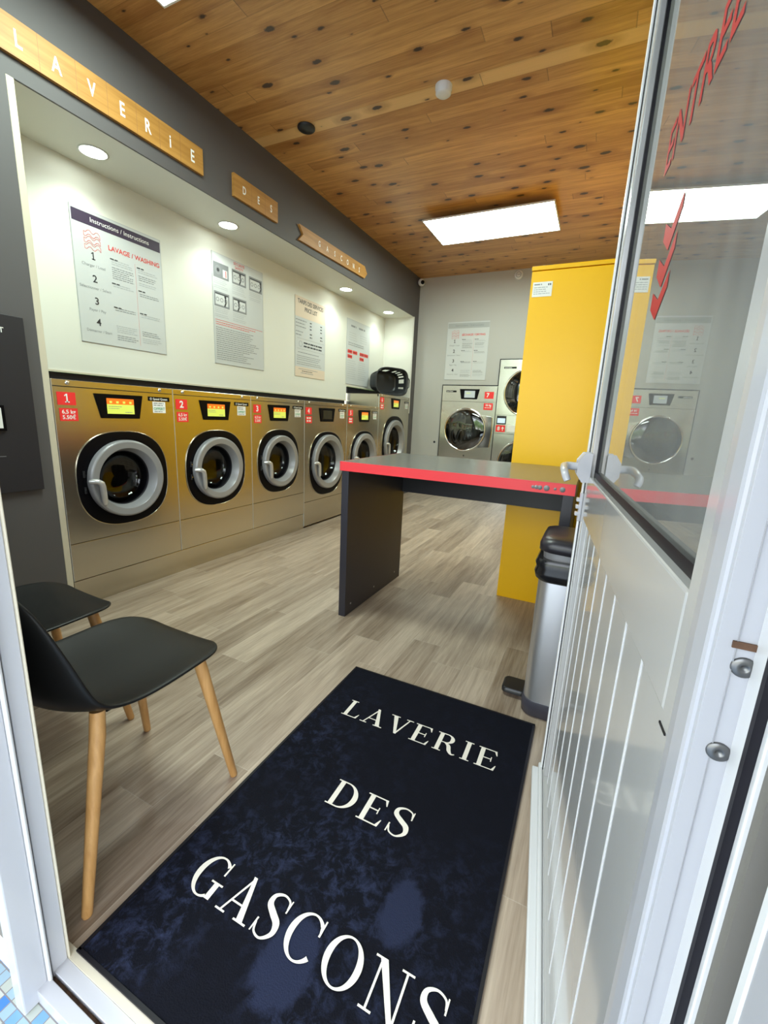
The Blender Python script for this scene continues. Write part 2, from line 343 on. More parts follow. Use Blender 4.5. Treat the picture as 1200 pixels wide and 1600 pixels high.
# ------------------------------------------------------------------ mesh builder
class MB:
    def __init__(self): self.v = []; self.f = []; self.m = []; self.s = []; self.mats = []
    def mi(self, m):
        m = M[m] if isinstance(m, str) else m
        if m not in self.mats: self.mats.append(m)
        return self.mats.index(m)
    def add(self, vs, fs, m, smooth=False):
        b = len(self.v); i = self.mi(m)
        self.v += [tuple(p) for p in vs]
        for f in fs:
            self.f.append([b + k for k in f]); self.m.append(i); self.s.append(smooth)
        return self
    def box(self, x0, y0, z0, x1, y1, z1, m):
        vs = [(x, y, z) for x in (x0, x1) for y in (y0, y1) for z in (z0, z1)]
        return self.add(vs, [(0, 1, 3, 2), (4, 6, 7, 5), (0, 4, 5, 1), (2, 3, 7, 6), (0, 2, 6, 4), (1, 5, 7, 3)], m)
    def fbox(self, F, a0, b0, c0, a1, b1, c1, m):
        """box in a frame F(a,b,c) -> xyz"""
        vs = [F(a, b, c) for a in (a0, a1) for b in (b0, b1) for c in (c0, c1)]
        return self.add(vs, [(0, 1, 3, 2), (4, 6, 7, 5), (0, 4, 5, 1), (2, 3, 7, 6), (0, 2, 6, 4), (1, 5, 7, 3)], m)
    def poly(self, pts, m): return self.add(pts, [tuple(range(len(pts)))], m)
    def prism(self, pts, vec, m, smooth=False):
        n = len(pts); v = Vector(vec)
        vs = [Vector(p) for p in pts] + [Vector(p) + v for p in pts]
        return self.add(vs, [tuple(range(n)), tuple(range(2 * n - 1, n - 1, -1))] + [(i, (i + 1) % n, n + (i + 1) % n, n + i) for i in range(n)], m, False)
    def tube(self, pts, r, m, n=10, caps=True):
        pts = [Vector(p) for p in pts]; k = len(pts)
        rs = r if isinstance(r, (list, tuple)) else [r] * k
        vs = []; fs = []
        up = None
        for i, p in enumerate(pts):
            d = (pts[min(i + 1, k - 1)] - pts[max(i - 1, 0)]).normalized()
            if up is None:
                up = Vector((0, 0, 1)) if abs(d.z) < .9 else Vector((1, 0, 0))
            a = d.cross(up).normalized(); b = a.cross(d).normalized(); up = b
            for j in range(n):
                t = 2 * PI * j / n
                vs.append(p + (a * math.cos(t) + b * math.sin(t)) * rs[i])
        for i in range(k - 1):
            for j in range(n):
                fs.append((i * n + j, i * n + (j + 1) % n, (i + 1) * n + (j + 1) % n, (i + 1) * n + j))
        self.add(vs, fs, m, True)
        if caps:
            self.add(vs[:n], [tuple(range(n - 1, -1, -1))], m); self.add(vs[-n:], [tuple(range(n))], m)
        return self
    def lathe(self, prof, c, ax, m, n=48, smooth=True, close=False):
        """prof: (radius, height along ax)"""
        ax = Vector(ax).normalized(); u = ax.orthogonal().normalized(); w_ = ax.cross(u); c = Vector(c)
        vs = []; fs = []
        for r, h in prof:
            for j in range(n):
                t = 2 * PI * j / n
                vs.append(c + ax * h + (u * math.cos(t) + w_ * math.sin(t)) * max(r, 1e-5))
        k = len(prof)
        for i in range(k if close else k - 1):
            for j in range(n):
                i2 = (i + 1) % k
                fs.append((i * n + j, i * n + (j + 1) % n, i2 * n + (j + 1) % n, i2 * n + j))
        return self.add(vs, fs, m, smooth)
    def text(self, s, size, o, u, v, m, align='LEFT', sx=1.0, bold=0.0, lift=0.0):
        vs, fs = glyphs(s, size, align, bold)
        o = Vector(o); u = Vector(u).normalized(); v = Vector(v).normalized(); nn = u.cross(v)
        return self.add([o + u * (x * sx) + v * y + nn * lift for x, y in vs], fs, m)
    def bars(self, o, u, v, m, w_, n, gap, h, lift=0.0, ragged=.25, seed=1):
        rnd = random.Random(seed); o = Vector(o); u = Vector(u).normalized(); v = Vector(v).normalized(); nn = u.cross(v)
        for i in range(n):
            a = o - v * (gap * i) + nn * lift; l = w_ * (1 - rnd.random() * ragged)
            x = 0.0
            while x < l:
                ww = min(rnd.uniform(.25, .9) * 6 * h, l - x)
                self.add([a + u * x, a + u * (x + ww), a + u * (x + ww) + v * h, a + u * x + v * h], [(0, 1, 2, 3)], m); x += ww + h * .7
        return self
    def build(self, name, parent=None, loc=None, bevel=0, seg=2, sub=0, **tags):
        if loc is None:
            if parent is not None: loc = parent.matrix_world.translation if False else Vector(parent['_loc'])
            else:
                xs = [p[0] for p in self.v]; ys = [p[1] for p in self.v]; zs = [p[2] for p in self.v]
                loc = Vector(((min(xs) + max(xs)) / 2, (min(ys) + max(ys)) / 2, min(zs)))
        loc = Vector(loc)
        me = bpy.data.meshes.new(name); me.from_pydata([Vector(p) - loc for p in self.v], [], self.f)
        for x in self.mats: me.materials.append(x)
        for i, p in enumerate(me.polygons): p.material_index = self.m[i]; p.use_smooth = self.s[i]
        me.update()
        o = bpy.data.objects.new(name, me); C.objects.link(o)
        if parent is not None: o.parent = parent; o['_loc'] = tuple(loc)
        else: o.location = loc; o['_loc'] = tuple(loc)
        if bevel:
            b = o.modifiers.new('bevel', 'BEVEL'); b.width = bevel; b.segments = seg; b.limit_method = 'ANGLE'; b.angle_limit = math.radians(40)
        if sub:
            b = o.modifiers.new('sub', 'SUBSURF'); b.levels = sub; b.render_levels = sub
        for k, v in tags.items(): o[k] = v
        return o

_gc = {}
def glyphs(s, size, align, bold):
    if s == '1':
        g = [(-.02, 0), (.09, 0), (.09, .72), (.0, .72), (-.16, .60), (-.16, .50), (-.02, .58), (-.14, .09), (-.14, 0), (.22, 0), (.22, .09)]
        return [(x * size, y * size) for x, y in g], [(0, 1, 2, 3, 6), (3, 4, 5, 6), (8, 9, 10, 7)]
    key = (s, align, bold)
    if key not in _gc:
        cu = bpy.data.curves.new('t', 'FONT'); cu.body = s; cu.size = 1.0; cu.align_x = align; cu.offset = bold; cu.resolution_u = 3
        ob = bpy.data.objects.new('t', cu); C.objects.link(ob)
        bpy.context.view_layer.update()
        dg = bpy.context.evaluated_depsgraph_get(); me = bpy.data.meshes.new_from_object(ob.evaluated_get(dg))
        _gc[key] = ([(v.co.x, v.co.y) for v in me.vertices], [tuple(p.vertices) for p in me.polygons])
        bpy.data.objects.remove(ob); bpy.data.curves.remove(cu); bpy.data.meshes.remove(me)
    vs, fs = _gc[key]
    return [(x * size, y * size) for x, y in vs], fs

def thing(name, label, cat, loc, group=None, rotz=0):
    o = bpy.data.objects.new(name, None); C.objects.link(o); o.location = loc; o.rotation_euler = (0, 0, rotz); o.empty_display_size = .1
    o['label'] = label; o['category'] = cat; o['_loc'] = tuple(loc)
    if group: o['group'] = group
    return o
def S(name, mb, **k):
    return mb.build(name, kind='structure', **k)

# ================================================================== SETTING
CEIL = 3.058; D = 6.0; XR = 2.80; XN = -.457
S('floor', MB().box(-.46, .185, -.05, XR, D, 0, 'floor'), loc=(0, 0, 0))
S('ceiling', MB().box(-.5, .0, CEIL, XR + .1, D + .1, CEIL + .05, 'pine'), loc=(0, 0, 0))
S('wall_left', MB().box(-.012, 1.14, 2.525, 0, D, CEIL, 'dark').box(-.10, 5.852, 0, 0, D, 2.525, 'dark').box(-.10, .17, 0, 0, 1.106, CEIL, 'dark').box(-.10, 1.106, 2.525, 0, 1.14, CEIL, 'dark'))
S('trim_1', MB().box(-.10, 1.106, 0, .001, 1.138, 2.525, 'beige'), bevel=.003)
S('trim_2', MB().box(-.006, 5.838, 1.2, .0015, 5.852, 2.525, 'trimwhite'))
S('wall_niche', MB().box(XN - .05, 1.0, 1.326, XN, 4.80, 2.56, 'white').box(XN - .05, 4.80, 1.507, XN, 5.852, 2.56, 'white').box(XN - .05, 5.842, 1.40, -.012, 5.851, 2.56, 'white').box(XN - .05, 1.10, 1.26, -.10, 1.112, 2.56, 'white'))
S('ceiling_niche', MB().box(XN - .05, 1.14, 2.525, -.012, 5.85, 2.56, 'white'))
S('trim_3', MB().box(XN - .012, 1.14, 1.318, XN + .006, 4.80, 1.328, 'beige').box(XN - .012, 4.80, 1.499, XN + .006, 5.84, 1.509, 'beige'))
S('gap_shade', MB().box(XN - .06, 1.14, 1.24, XN - .02, 4.80, 1.318, 'rubber').box(XN - .06, 4.856, 1.38, XN - .02, 5.84, 1.499, 'rubber'))  # black strip stands in for the shade of the void behind the washers
# back wall with the dryer openings, shelf side wall behind yellow block
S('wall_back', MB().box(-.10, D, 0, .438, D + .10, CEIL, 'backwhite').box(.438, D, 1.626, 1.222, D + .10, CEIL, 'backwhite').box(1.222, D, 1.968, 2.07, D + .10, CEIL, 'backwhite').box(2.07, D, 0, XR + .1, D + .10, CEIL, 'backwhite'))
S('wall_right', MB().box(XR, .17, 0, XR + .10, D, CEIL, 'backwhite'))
# shopfront wall around the doorway: solid plinth, window beside it, lintel above
S('wall_front', MB().box(-.10, .150, -.03, 1.60, .170, .95, 'outer').box(-.10, .13, 2.75, XR + .1, .168, CEIL, 'outer').box(-.10, .150, .95, .10, .170, 2.75, 'outer').box(2.70, .13, -.03, XR + .1, .168, 2.75, 'outer'))
wf = MB()
for a in ((.10, .95, 1.60, 1.00), (.10, 2.70, 1.60, 2.75), (.10, 1.0, .15, 2.70), (1.55, 1.0, 1.60, 2.70), (.15, 2.10, 1.55, 2.15)):
    wf.box(a[0], .146, a[1], a[2], .172, a[3], 'frame')
wn1 = S('window_1', MB().box(.15, .157, 1.0, 1.55, .161, 2.70, 'winglass'))
wf.build('window_frame', wn1)
wn2 = S('added_transom', MB().box(1.66, .146, 2.20, 2.62, .150, 2.70, 'winglass'))  # unseen transom glazing, added to let in more daylight
MB().box(1.60, .125, 2.14, 2.70, .17, 2.20, 'frame').box(1.60, .125, 2.70, 2.70, .17, 2.76, 'frame').build('window_frame', wn2)
# left jamb of the doorway
S('trim_5', MB().box(1.600, .158, -.03, 1.667, .186, 2.14, 'frame').box(1.655, .186, 0, 1.672, .190, 2.14, 'beige'), bevel=.002)
S('trim_6', MB().box(1.600, .149, -.03, 1.658, .160, 2.14, 'rubber'))
S('trim_7', MB().box(1.639, .103, -.03, 1.672, .146, 2.75, 'frame').box(1.640, .146, -.03, 1.678, .153, 2.75, 'bead'), bevel=.003)
# right jamb of the doorway
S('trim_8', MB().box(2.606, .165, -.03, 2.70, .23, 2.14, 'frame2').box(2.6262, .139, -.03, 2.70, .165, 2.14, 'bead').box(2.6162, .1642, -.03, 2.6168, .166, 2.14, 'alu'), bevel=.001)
S('trim_9', MB().box(2.6235, .134, -.03, 2.66, .1395, 2.14, 'rubber'))
S('trim_10', MB().box(2.6285, .128, -.03, 2.66, .1345, 2.14, 'bead'), bevel=.001)
S('trim_11', MB().box(2.6315, .118, -.03, 2.70, .128, 2.75, 'outer'))
S('trim_12', MB().box(2.6285, -.10, -.03, 2.70, .083, 2.75, 'frame2').box(2.6275, .078, -.03, 2.65, .088, 2.75, 'bead'), bevel=.002)
S('added_porch_roof', MB().box(-3, -2.2, 2.80, 6, .125, 2.9, 'white'))  # unseen porch roof, added to cut the skylight on the door
S('trim_13', MB().box(1.60, .186, -.03, 2.68, .203, .004, 'beige'))
S('trim_14', MB().box(1.60, .160, -.03, 2.68, .186, .001, 'frame').box(1.60, .127, -.03, 2.68, .151, .002, 'frame').box(1.60, .151, -.03, 2.68, .160, -.012, 'rust'), bevel=.001)
S('floor_outside', MB().box(-3, -5, -.08, 6, .128, -.03, 'mosaic'), loc=(0, 0, 0))
for z_, x_ in ((1.0036, 2.6225), (.9407, 2.6205)):
    MB().lathe([(0, .0005), (.0018, .0005), (.0022, .0018), (.0035, .0018), (.0062, .0014), (.0070, .0004), (.0070, -.001)], (x_, .165, z_), (0, -1, 0), 'screwsteel', 24).build('jamb_screw', label='steel screw in the white door jamb beside the rust mark' if z_ > 1 else 'steel screw in the white door jamb below the other one', category='screw', group='screws of the door jamb')
MB().box(2.614, .1635, 1.016, 2.6295, .165, 1.0205, 'rust').build('rust_patch', label='brown rust stain on the white door jamb above the screws', category='rust stain')

# ================================================================== DOOR (open, seen along its outer face)
P0 = Vector((2.508, 1.17, 0)); a_ = math.radians(6.0)
dd = Vector((-math.sin(a_), math.cos(a_), 0)); nn_ = Vector((-math.cos(a_), -math.sin(a_), 0))
def DF(s, off, z): return P0 + dd * s + nn_ * off + Vector((0, 0, z))
hinge = DF(-1.0, 0, 0)
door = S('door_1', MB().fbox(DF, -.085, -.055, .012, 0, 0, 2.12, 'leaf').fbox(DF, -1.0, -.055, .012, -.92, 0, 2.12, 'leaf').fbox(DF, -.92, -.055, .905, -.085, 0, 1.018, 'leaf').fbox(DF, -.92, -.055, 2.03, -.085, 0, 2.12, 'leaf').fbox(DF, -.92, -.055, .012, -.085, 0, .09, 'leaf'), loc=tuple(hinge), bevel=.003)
door['_loc'] = tuple(hinge)
MB().fbox(DF, -.92, -.045, .09, -.085, -.010, .905, 'leaf').build('door_panel', door)
for s in (-.905, -.80, -.70, -.60, -.50, -.40, -.30, -.20, -.115):
    MB().fbox(DF, s - .0014, -.011, .09, s + .0014, -.0088, .895, 'bead').build('panel_bead', door)  # beads coloured lighter than the panel for the light they catch
MB().fbox(DF, -.92, -.024, 1.018, -.085, -.019, 2.03, 'glass').build('glass_pane', door)
g = MB()
for a in ((-.92, 1.018, -.085, 1.032), (-.92, 2.016, -.085, 2.03), (-.92, 1.018, -.908, 2.03), (-.097, 1.018, -.085, 2.03)):
    g.fbox(DF, a[0], -.030, a[1], a[2], -.012, a[3], 'rubber')
g.build('glazing_gasket', door)
MB().fbox(DF, -.020, -.002, .012, -.004, .006, 1.000, 'white2').fbox(DF, -.020, -.002, 1.075, -.004, .006, 2.12, 'white2').build('edge_profile', door, bevel=.002)
MB().fbox(DF, -.028, -.002, .03, -.022, .0015, 2.10, 'rubber').build('edge_gasket', door)
MB().fbox(DF, -.006, -.050, .02, .0015, -.012, 2.10, 'brownwood').build('edge_strip', door)
MB().fbox(DF, -1.004, -.02, .012, -.978, .010, 2.12, 'frame2').fbox(DF, -1.006, -.02, .012, -.998, .004, 2.12, 'frame2').build('hinge_profile', door, bevel=.004)
MB().fbox(DF, -.985, 0, .022, 0.004, .030, .040, 'bead').fbox(DF, -.985, 0, .040, 0.002, .012, .062, 'bead').build('drip_bar', door, bevel=.004)
MB().fbox(DF, -.940, -.001, .895, -.922, .0012, .897, 'rubber').build('panel_mark', door)
# lettering on the glass, chevrons
tx = MB(); u_ = -dd
tx.text('ENTRÉE', .098, DF(-.352, -.0182, 1.575), u_, (0, 0, 1), 'vinylred', sx=.97, bold=.012)
for k, (zt, zb) in enumerate(((1.462, 1.412), (1.412, 1.362), (1.363, 1.316))):
    so = -.498 + .006 * k
    pts = [(so - .052, zt + .012), (so, zb + .030), (so + .046, zt + .004), (so + .046, zt - .022), (so, zb), (so - .052, zt - .012)]
    MB().poly([DF(a, -.0182, b) for a, b in pts][::-1], 'vinylred').build('red_arrow', door)
tx.build('window_lettering', door, label='red ENTRÉE lettering')
# handle
hd = MB()
oc = [(0, -.036), (.016, -.036), (.029, -.017), (.029, .017), (.016, .036), (0, .036)]
hd.prism([DF(-.095, b, 1.040 + z) for b, z in oc], dd * .060, 'frame')
ho = hd.build('handle_plate', door, bevel=.002)
lv = MB(); lv.tube([DF(-.065, .025, 1.040), DF(-.065, .046, 1.041), DF(-.068, .056, 1.041), DF(-.078, .062, 1.040), DF(-.12, .064, 1.036), DF(-.165, .063, 1.030), DF(-.178, .060, 1.022), DF(-.180, .056, 1.014)], [.0105, .0105, .0105, .0105, .0095, .009, .0088, .008], 'frame', 12)
lv.build('lever', ho)
lk_ = MB(); lk_.fbox(DF, -.030, 0, .885, -.008, .008, .965, 'frame')
for z_ in (.905, .925, .945):
    lk_.fbox(DF, -.030, .004, z_ - .005, -.010, .016, z_ + .005, 'frame')
lk_.build('lock_plate', door, bevel=.002)

# ================================================================== FLOOR MAT
T = .0102
def MF(u, v, z=0.0):
    return Vector((1.669 + u * math.cos(T) - v * math.sin(T) * -1 * -1, 1.416 - v * math.cos(T) + u * math.sin(T), z))
def MFr(u, v, z=0.0):
    c, s = math.cos(.007), math.sin(.007)
    return Vector((1.669 + u * c + v * s, 1.416 + u * s - v * c, z))
MW, ML = .787, 1.213
mat_t = thing('floor_mat', 'dark navy velvet floor mat with white LAVERIE DES GASCONS wording', 'mat', (2.06, .81, 0))
nx, ny = 40, 60; vs = []; fs = []
for j in range(ny + 1):
    for i in range(nx + 1):
        vs.append(MFr(MW * i / nx, ML * j / ny, .0072 + .0006 * math.sin(i * .9 + j * .4) * math.sin(j * .33)))
for j in range(ny):
    for i in range(nx):
        a = j * (nx + 1) + i; fs.append((a, a + nx + 1, a + nx + 2, a + 1))
mb = MB(); mb.add(vs, fs, 'velvet', True)
mb.build('pile', mat_t)
mb = MB()
for a in ((-.004, -.004, MW + .004, .004), (-.004, ML - .004, MW + .004, ML + .004), (-.004, 0, .004, ML), (MW - .004, 0, MW + .004, ML)):
    mb.add([MFr(a[0], a[1], 0), MFr(a[2], a[1], 0), MFr(a[2], a[3], 0), MFr(a[0], a[3], 0), MFr(a[0], a[1], .0085), MFr(a[2], a[1], .0085), MFr(a[2], a[3], .0085), MFr(a[0], a[3], .0085)],
           [(0, 1, 2, 3), (7, 6, 5, 4), (0, 4, 5, 1), (1, 5, 6, 2), (2, 6, 7, 3), (3, 7, 4, 0)], 'rubber')
mb.build('border', mat_t)
# serif letters drawn as pen strokes: polygons in unit cap height
def arc(cx, cy, rx, ry, a0, a1, tn, tk, n=28):
    o_, i_ = [], []
    for k in range(n + 1):
        a = math.radians(a0 + (a1 - a0) * k / n); c, s = math.cos(a), math.sin(a)
        w_ = tn + (tk - tn) * abs(c) ** 1.6
        nl = math.hypot(c / rx, s / ry); nx_, ny_ = (c / rx) / nl, (s / ry) / nl
        o_.append((cx + rx * c, cy + ry * s)); i_.append((cx + rx * c - nx_ * w_, cy + ry * s - ny_ * w_))
    return [[o_[k], o_[k + 1], i_[k + 1], i_[k]] for k in range(n)]
def rc(x0, y0, x1, y1): return [(x0, y0), (x1, y0), (x1, y1), (x0, y1)]
def brush(pts, ws, n=40):
    """stroke through points (Catmull-Rom) with widths"""
    P = [Vector((*p, 0)) for p in pts]; out = []
    k = len(P)
    def cr(t):
        i = min(int(t), k - 2); f = t - i
        p0, p1, p2, p3 = P[max(i - 1, 0)], P[i], P[i + 1], P[min(i + 2, k - 1)]
        return .5 * ((2 * p1) + (p2 - p0) * f + (2 * p0 - 5 * p1 + 4 * p2 - p3) * f * f + (3 * p1 - p0 - 3 * p2 + p3) * f ** 3), ws[i] + (ws[i + 1] - ws[i]) * f
    Ls = []
    for j in range(n + 1):
        t = (k - 1) * j / n; c, w_ = cr(min(t, k - 1 - 1e-6)); c2, _ = cr(min(t + .01, k - 1 - 1e-6)); c1, _ = cr(max(t - .01, 0))
        d = (c2 - c1).normalized(); nrm = Vector((-d.y, d.x, 0)); Ls.append((c + nrm * w_ / 2, c - nrm * w_ / 2))
    return [[Ls[j][0][:2], Ls[j + 1][0][:2], Ls[j + 1][1][:2], Ls[j][1][:2]] for j in range(n)]
TK, TN = .135, .045
def stem_(x, w_=TK): return [rc(x - w_ / 2, 0, x + w_ / 2, 1), rc(x - w_ / 2 - .075, 0, x + w_ / 2 + .075, TN), rc(x - w_ / 2 - .075, 1 - TN, x + w_ / 2 + .075, 1)]
GL = {
 'I': (.36, stem_(.18)),
 'L': (.66, stem_(.17) + [rc(.17, 0, .60, TN), [(.53, TN), (.60, 0), (.64, .26), (.615, .26)]]),
 'E': (.70, stem_(.17) + [rc(.17, 0, .62, TN), rc(.17, 1 - TN, .60, 1), rc(.17, .49, .48, .49 + TN), [(.55, TN), (.62, 0), (.66, .26), (.635, .26)], [(.53, 1 - TN), (.60, 1), (.63, .77), (.605, .77)], [(.46, .39), (.49, .39), (.49, .63), (.46, .63)]]),
 'A': (.80, [[(.10, 0), (.145, 0), (.42, .93), (.37, .93)], [(.34, 1), (.43, 1), (.74, 0), (.58, 0)], rc(.22, .30, .60, .30 + TN), rc(0, 0, .25, TN), rc(.50, 0, .82, TN)]),
 'V': (.78, [[(.06, 1), (.22, 1), (.46, 0), (.37, 0)], [(.65, 1), (.695, 1), (.45, .03), (.41, .10)], rc(-.02, 1 - TN, .30, 1), rc(.55, 1 - TN, .80, 1)]),
 'N': (.86, [rc(.13, 0, .175, 1), rc(.66, 0, .705, 1), [(.08, 1), (.25, 1), (.705, 0), (.60, 0)], rc(.02, 0, .28, TN), rc(0, 1 - TN, .20, 1), rc(.56, 1 - TN, .82, 1)]),
 'D': (.82, stem_(.17) + arc(.33, .5, .43, .5, -90, 90, TN, TK + .01) + [rc(.17, 0, .34, TN), rc(.17, 1 - TN, .34, 1)]),
 'R': (.80, stem_(.17) + arc(.36, .745, .26, .255, -90, 90, TN, TK) + [rc(.17, 1 - TN, .37, 1), rc(.17, .49, .37, .49 + TN)] + brush([(.36, .51), (.49, .40), (.56, .16), (.66, .02), (.77, .06)], [.06, .13, .13, .07, .03], 20)),
 'O': (.86, arc(.42, .5, .40, .52, 0, 360, TN, TK, 56)),
 'C': (.80, arc(.42, .5, .40, .52, 48, 318, TN, TK, 44) + [[(.655, .64), (.70, .64), (.71, 1.0), (.675, 1.0)], [(.66, .70), (.69, .82), (.64, .90), (.62, .86)]]),
 'G': (.86, arc(.42, .5, .40, .52, 48, 300, TN, TK, 44) + [[(.655, .64), (.70, .64), (.71, 1.0), (.675, 1.0)], rc(.60, .03, .73, .42), rc(.50, .40, .82, .40 + TN)]),
 'S': (.62, brush([(.53, .76), (.49, .93), (.31, 1.0), (.13, .90), (.12, .70), (.30, .54), (.47, .40), (.50, .18), (.33, .00), (.14, .05), (.07, .24)], [.04, .045, .05, .09, .135, .15, .15, .10, .05, .045, .04], 60) + [[(.515, .68), (.55, .68), (.56, .98), (.53, .98)], [(.03, .02), (.06, .02), (.085, .33), (.045, .33)]]),
}
def serif(mb, s, u0, u1, vtop, vbot, m, zb):
    total = sum(GL[c][0] for c in s) + .10 * (len(s) - 1)
    k = (u1 - u0) / total; h = vbot - vtop; x = u0; lift = 0
    for c in s:
        for q in GL[c][1]:
            lift += 4e-6
            mb.add([MFr(x + p[0] * k, vbot - p[1] * h, zb + lift) for p in q], [tuple(range(len(q)))], m)
        x += (GL[c][0] + .10) * k
for w_ in (('LAVERIE', .098, .700, .213, .305), ('DES', .258, .528, .573, .666), ('GASCONS', .086, .742, .928, 1.023)):
    mb = MB(); serif(mb, *w_, 'matwhite', .0085)
    mb.build('lettering', mat_t, label='off-white serif word ' + w_[0])

# ================================================================== WASHERS
XF = 0.0
def sqp(cy, cz, a, b, n, e=2.6):
    out = []
    for k in range(n):
        t = 2 * PI * k / n; c, s = math.cos(t), math.sin(t)
        out.append((cy + a * math.copysign(abs(c) ** (2 / e), c), cz + b * math.copysign(abs(s) ** (2 / e), s)))
    return out
def plate_hole(mb, y0, z0, y1, z1, cy, cz, r, x, m, n=64):
    """flat plate in the plane x with a round hole"""
    vs = []; fs = []
    for k in range(n):
        t = 2 * PI * k / n; c, s = math.cos(t), math.sin(t)
        vs.append((x, cy + r * c, cz + r * s))
        f = min(((y1 - cy) / c if c > 1e-9 else (y0 - cy) / c if c < -1e-9 else 1e9), ((z1 - cz) / s if s > 1e-9 else (z0 - cz) / s if s < -1e-9 else 1e9))
        vs.append((x, cy + f * c, cz + f * s))
    for k in range(n):
        k2 = (k + 1) % n
        fs.append((2 * k, 2 * k + 1, 2 * k2 + 1, 2 * k2))
    mb.add(vs, fs, m)
    # corner fill
    for (yy, zz) in ((y0, z0), (y1, z0), (y1, z1), (y0, z1)):
        best = None
        for k in range(n):
            k2 = (k + 1) % n; p, q = vs[2 * k + 1], vs[2 * k2 + 1]
            if abs(p[1] - q[1]) > 1e-6 and abs(p[2] - q[2]) > 1e-6:
                t0 = (math.atan2(zz - cz, yy - cy)) % (2 * PI)
                if abs(((t0 - 2 * PI * (k + .5) / n + PI) % (2 * PI)) - PI) <= PI / n + 1e-9: best = (p, q)
        if best: mb.add([best[0], (x, yy, zz), best[1]], [(0, 1, 2)], m)

def washer(num, y0, y1, H, z0, seam, cy, cz, RO, HO, sa, sb, ssz, screen, kg, price, label, dsp, tagx, big=False):
    """RO: horizontal/vertical ring radii; sa, sb: half-size of the black surround, ssz its centre height"""
    t = thing('washing_machine', label, 'washing machine', (-.36, (y0 + y1) / 2, 0), 'washing machines along the wall')
    g_ = .003; y0 += g_ / 2; y1 -= g_ / 2
    zt = H - .037
    b = MB()
    plate_hole(b, y0, seam + .002, y1, zt, cy, cz, RO * .93, 0, 'steel')
    b.box(-.74, y0, z0, -.73, y1, H, 'steel').box(-.74, y0, z0, -.001, y0 + .004, H - .002, 'steel').box(-.01, y0 - .0025, z0, .0016, y0 + .0012, H - .004, 'handle').box(-.74, y1 - .004, z0, -.001, y1, H - .002, 'steel').box(-.74, y0, H - .006, -.002, y1, H - .001, 'steel').box(-.74, y0, z0, -.002, y1, z0 + .004, 'steel')  # silver strip on the near edge stands in for the lit seam
    b.build('body', t)
    MB().box(-.018, y0, z0, 0, y1, seam - .002, 'steel').build('service_panel', t, bevel=.0015)
    tr = MB().box(-.03, y0, zt + .003, .001, y1, H, 'steel').build('top_rail', t, bevel=.002)
    for yy in (y0 + .075, y1 - .092):
        MB().lathe([(0, .006), (.006, .005), (.011, .002), (.011, -.001)], (.001, yy, H - .016), (1, 0, 0), 'chrome', 16).build('screw', tr)
    if z0 < .1: MB().box(-.60, y0, 0, -.04, y1, z0 - .001, 'blackplastic').build('base_strip', t)
    # surround dish
    s = MB(); n = 72; O = sqp(cy, ssz, sa, sb, n, 2.5); O2 = sqp(cy, ssz, sa - .012, sb - .012, n, 2.5)
    vs = [(.003, p[0], p[1]) for p in O] + [(.006, p[0], p[1]) for p in O2] + [(.0025, cy + RO * .93 * math.cos(2 * PI * k / n), cz + RO * .93 * math.sin(2 * PI * k / n)) for k in range(n)]
    fs = [(k, (k + 1) % n, n + (k + 1) % n, n + k) for k in range(n)] + [(n + k, n + (k + 1) % n, 2 * n + (k + 1) % n, 2 * n + k) for k in range(n)]
    s.add(vs, fs, 'glossblack', True); so = s.build('door_surround', t)
    rim = MB(); rim.tube([(.003, p[0], p[1]) for p in O] + [(.003, O[0][0], O[0][1])], .0026, 'steel', 6, caps=False); rim.build('surround_rim', so)
    # door ring, glass, handle
    R = RO; RI = R * .69
    d = MB().lathe([(R, 0.0), (R + .001, .026), (R - .001, .034), (R - .006, .039), (R - .012, .040)], (.004, cy, cz), (1, 0, 0), 'alu', 72)
    d.lathe([(R - .012, .040), (R * .80, .037)], (.004, cy, cz), (1, 0, 0), 'alu', 72).lathe([(R * .80, .037), (R * .79, .034), (R * .715, -.020)], (.004, cy, cz), (1, 0, 0), 'alu', 72).lathe([(R * .715, -.020), (R * .69, -.024), (RI, -.03)], (.004, cy, cz), (1, 0, 0), 'rubber', 72)
    do = d.build('door', t)
    MB().lathe([(RI + .002, -.022), (RI * .95, -.060), (RI * .82, -.090), (RI * .4, -.105), (0, -.108)], (.004, cy, cz), (1, 0, 0), 'bowl', 48).build('glass', do)
    h = MB(); hy = cy - R * .82; hz = cz + .006
    h.tube([(.030, hy - .040, hz - .002), (.046, hy - .030, hz), (.058, hy - .012, hz - .001), (.062, hy + .002, hz - .012), (.062, hy + .008, hz - .032), (.060, hy + .014, hz - .125), (.057, hy + .015, hz - .136)], [.013, .0145, .0155, .0165, .016, .0155, .010], 'handle', 10)
    h.build('handle', do)
    for zz in (-.06, .0, .06):
        pass
    for zz in (.045, -.045):
        hg = MB(); hg.tube([(.010, cy - R - .016, cz + zz - .018), (.010, cy - R - .016, cz + zz + .018)], .007, 'blackplastic', 8)
        hg.tube([(.016, cy - R - .016, cz + zz), (.020, cy - R - .016, cz + zz)], .003, 'chrome', 8)
        hg.build('hinge', t)
    rr = RO * .93
    MB().lathe([(rr, -.001), (rr, -.06), (rr * .86, -.07), (rr * .84, -.12)], (0, cy, cz), (1, 0, 0), 'rubber', 48).build('door_seal', t)
    pr = [(rr * .84, -.12), (rr * 1.05, -.13)]
    for k in range(9): pr += [(rr * 1.05, -.14 - k * .05), (rr * 1.02, -.155 - k * .05), (rr * 1.05, -.17 - k * .05)]
    pr += [(rr * 1.05, -.60), (.05, -.605), (0, -.60)]
    MB().lathe(pr, (0, cy, cz), (1, 0, 0), 'steeldark', 48).build('drum', t)
    # display
    ya, yb, yc, yd, zt_, zb_, sy0, sy1, sz0, sz1 = dsp
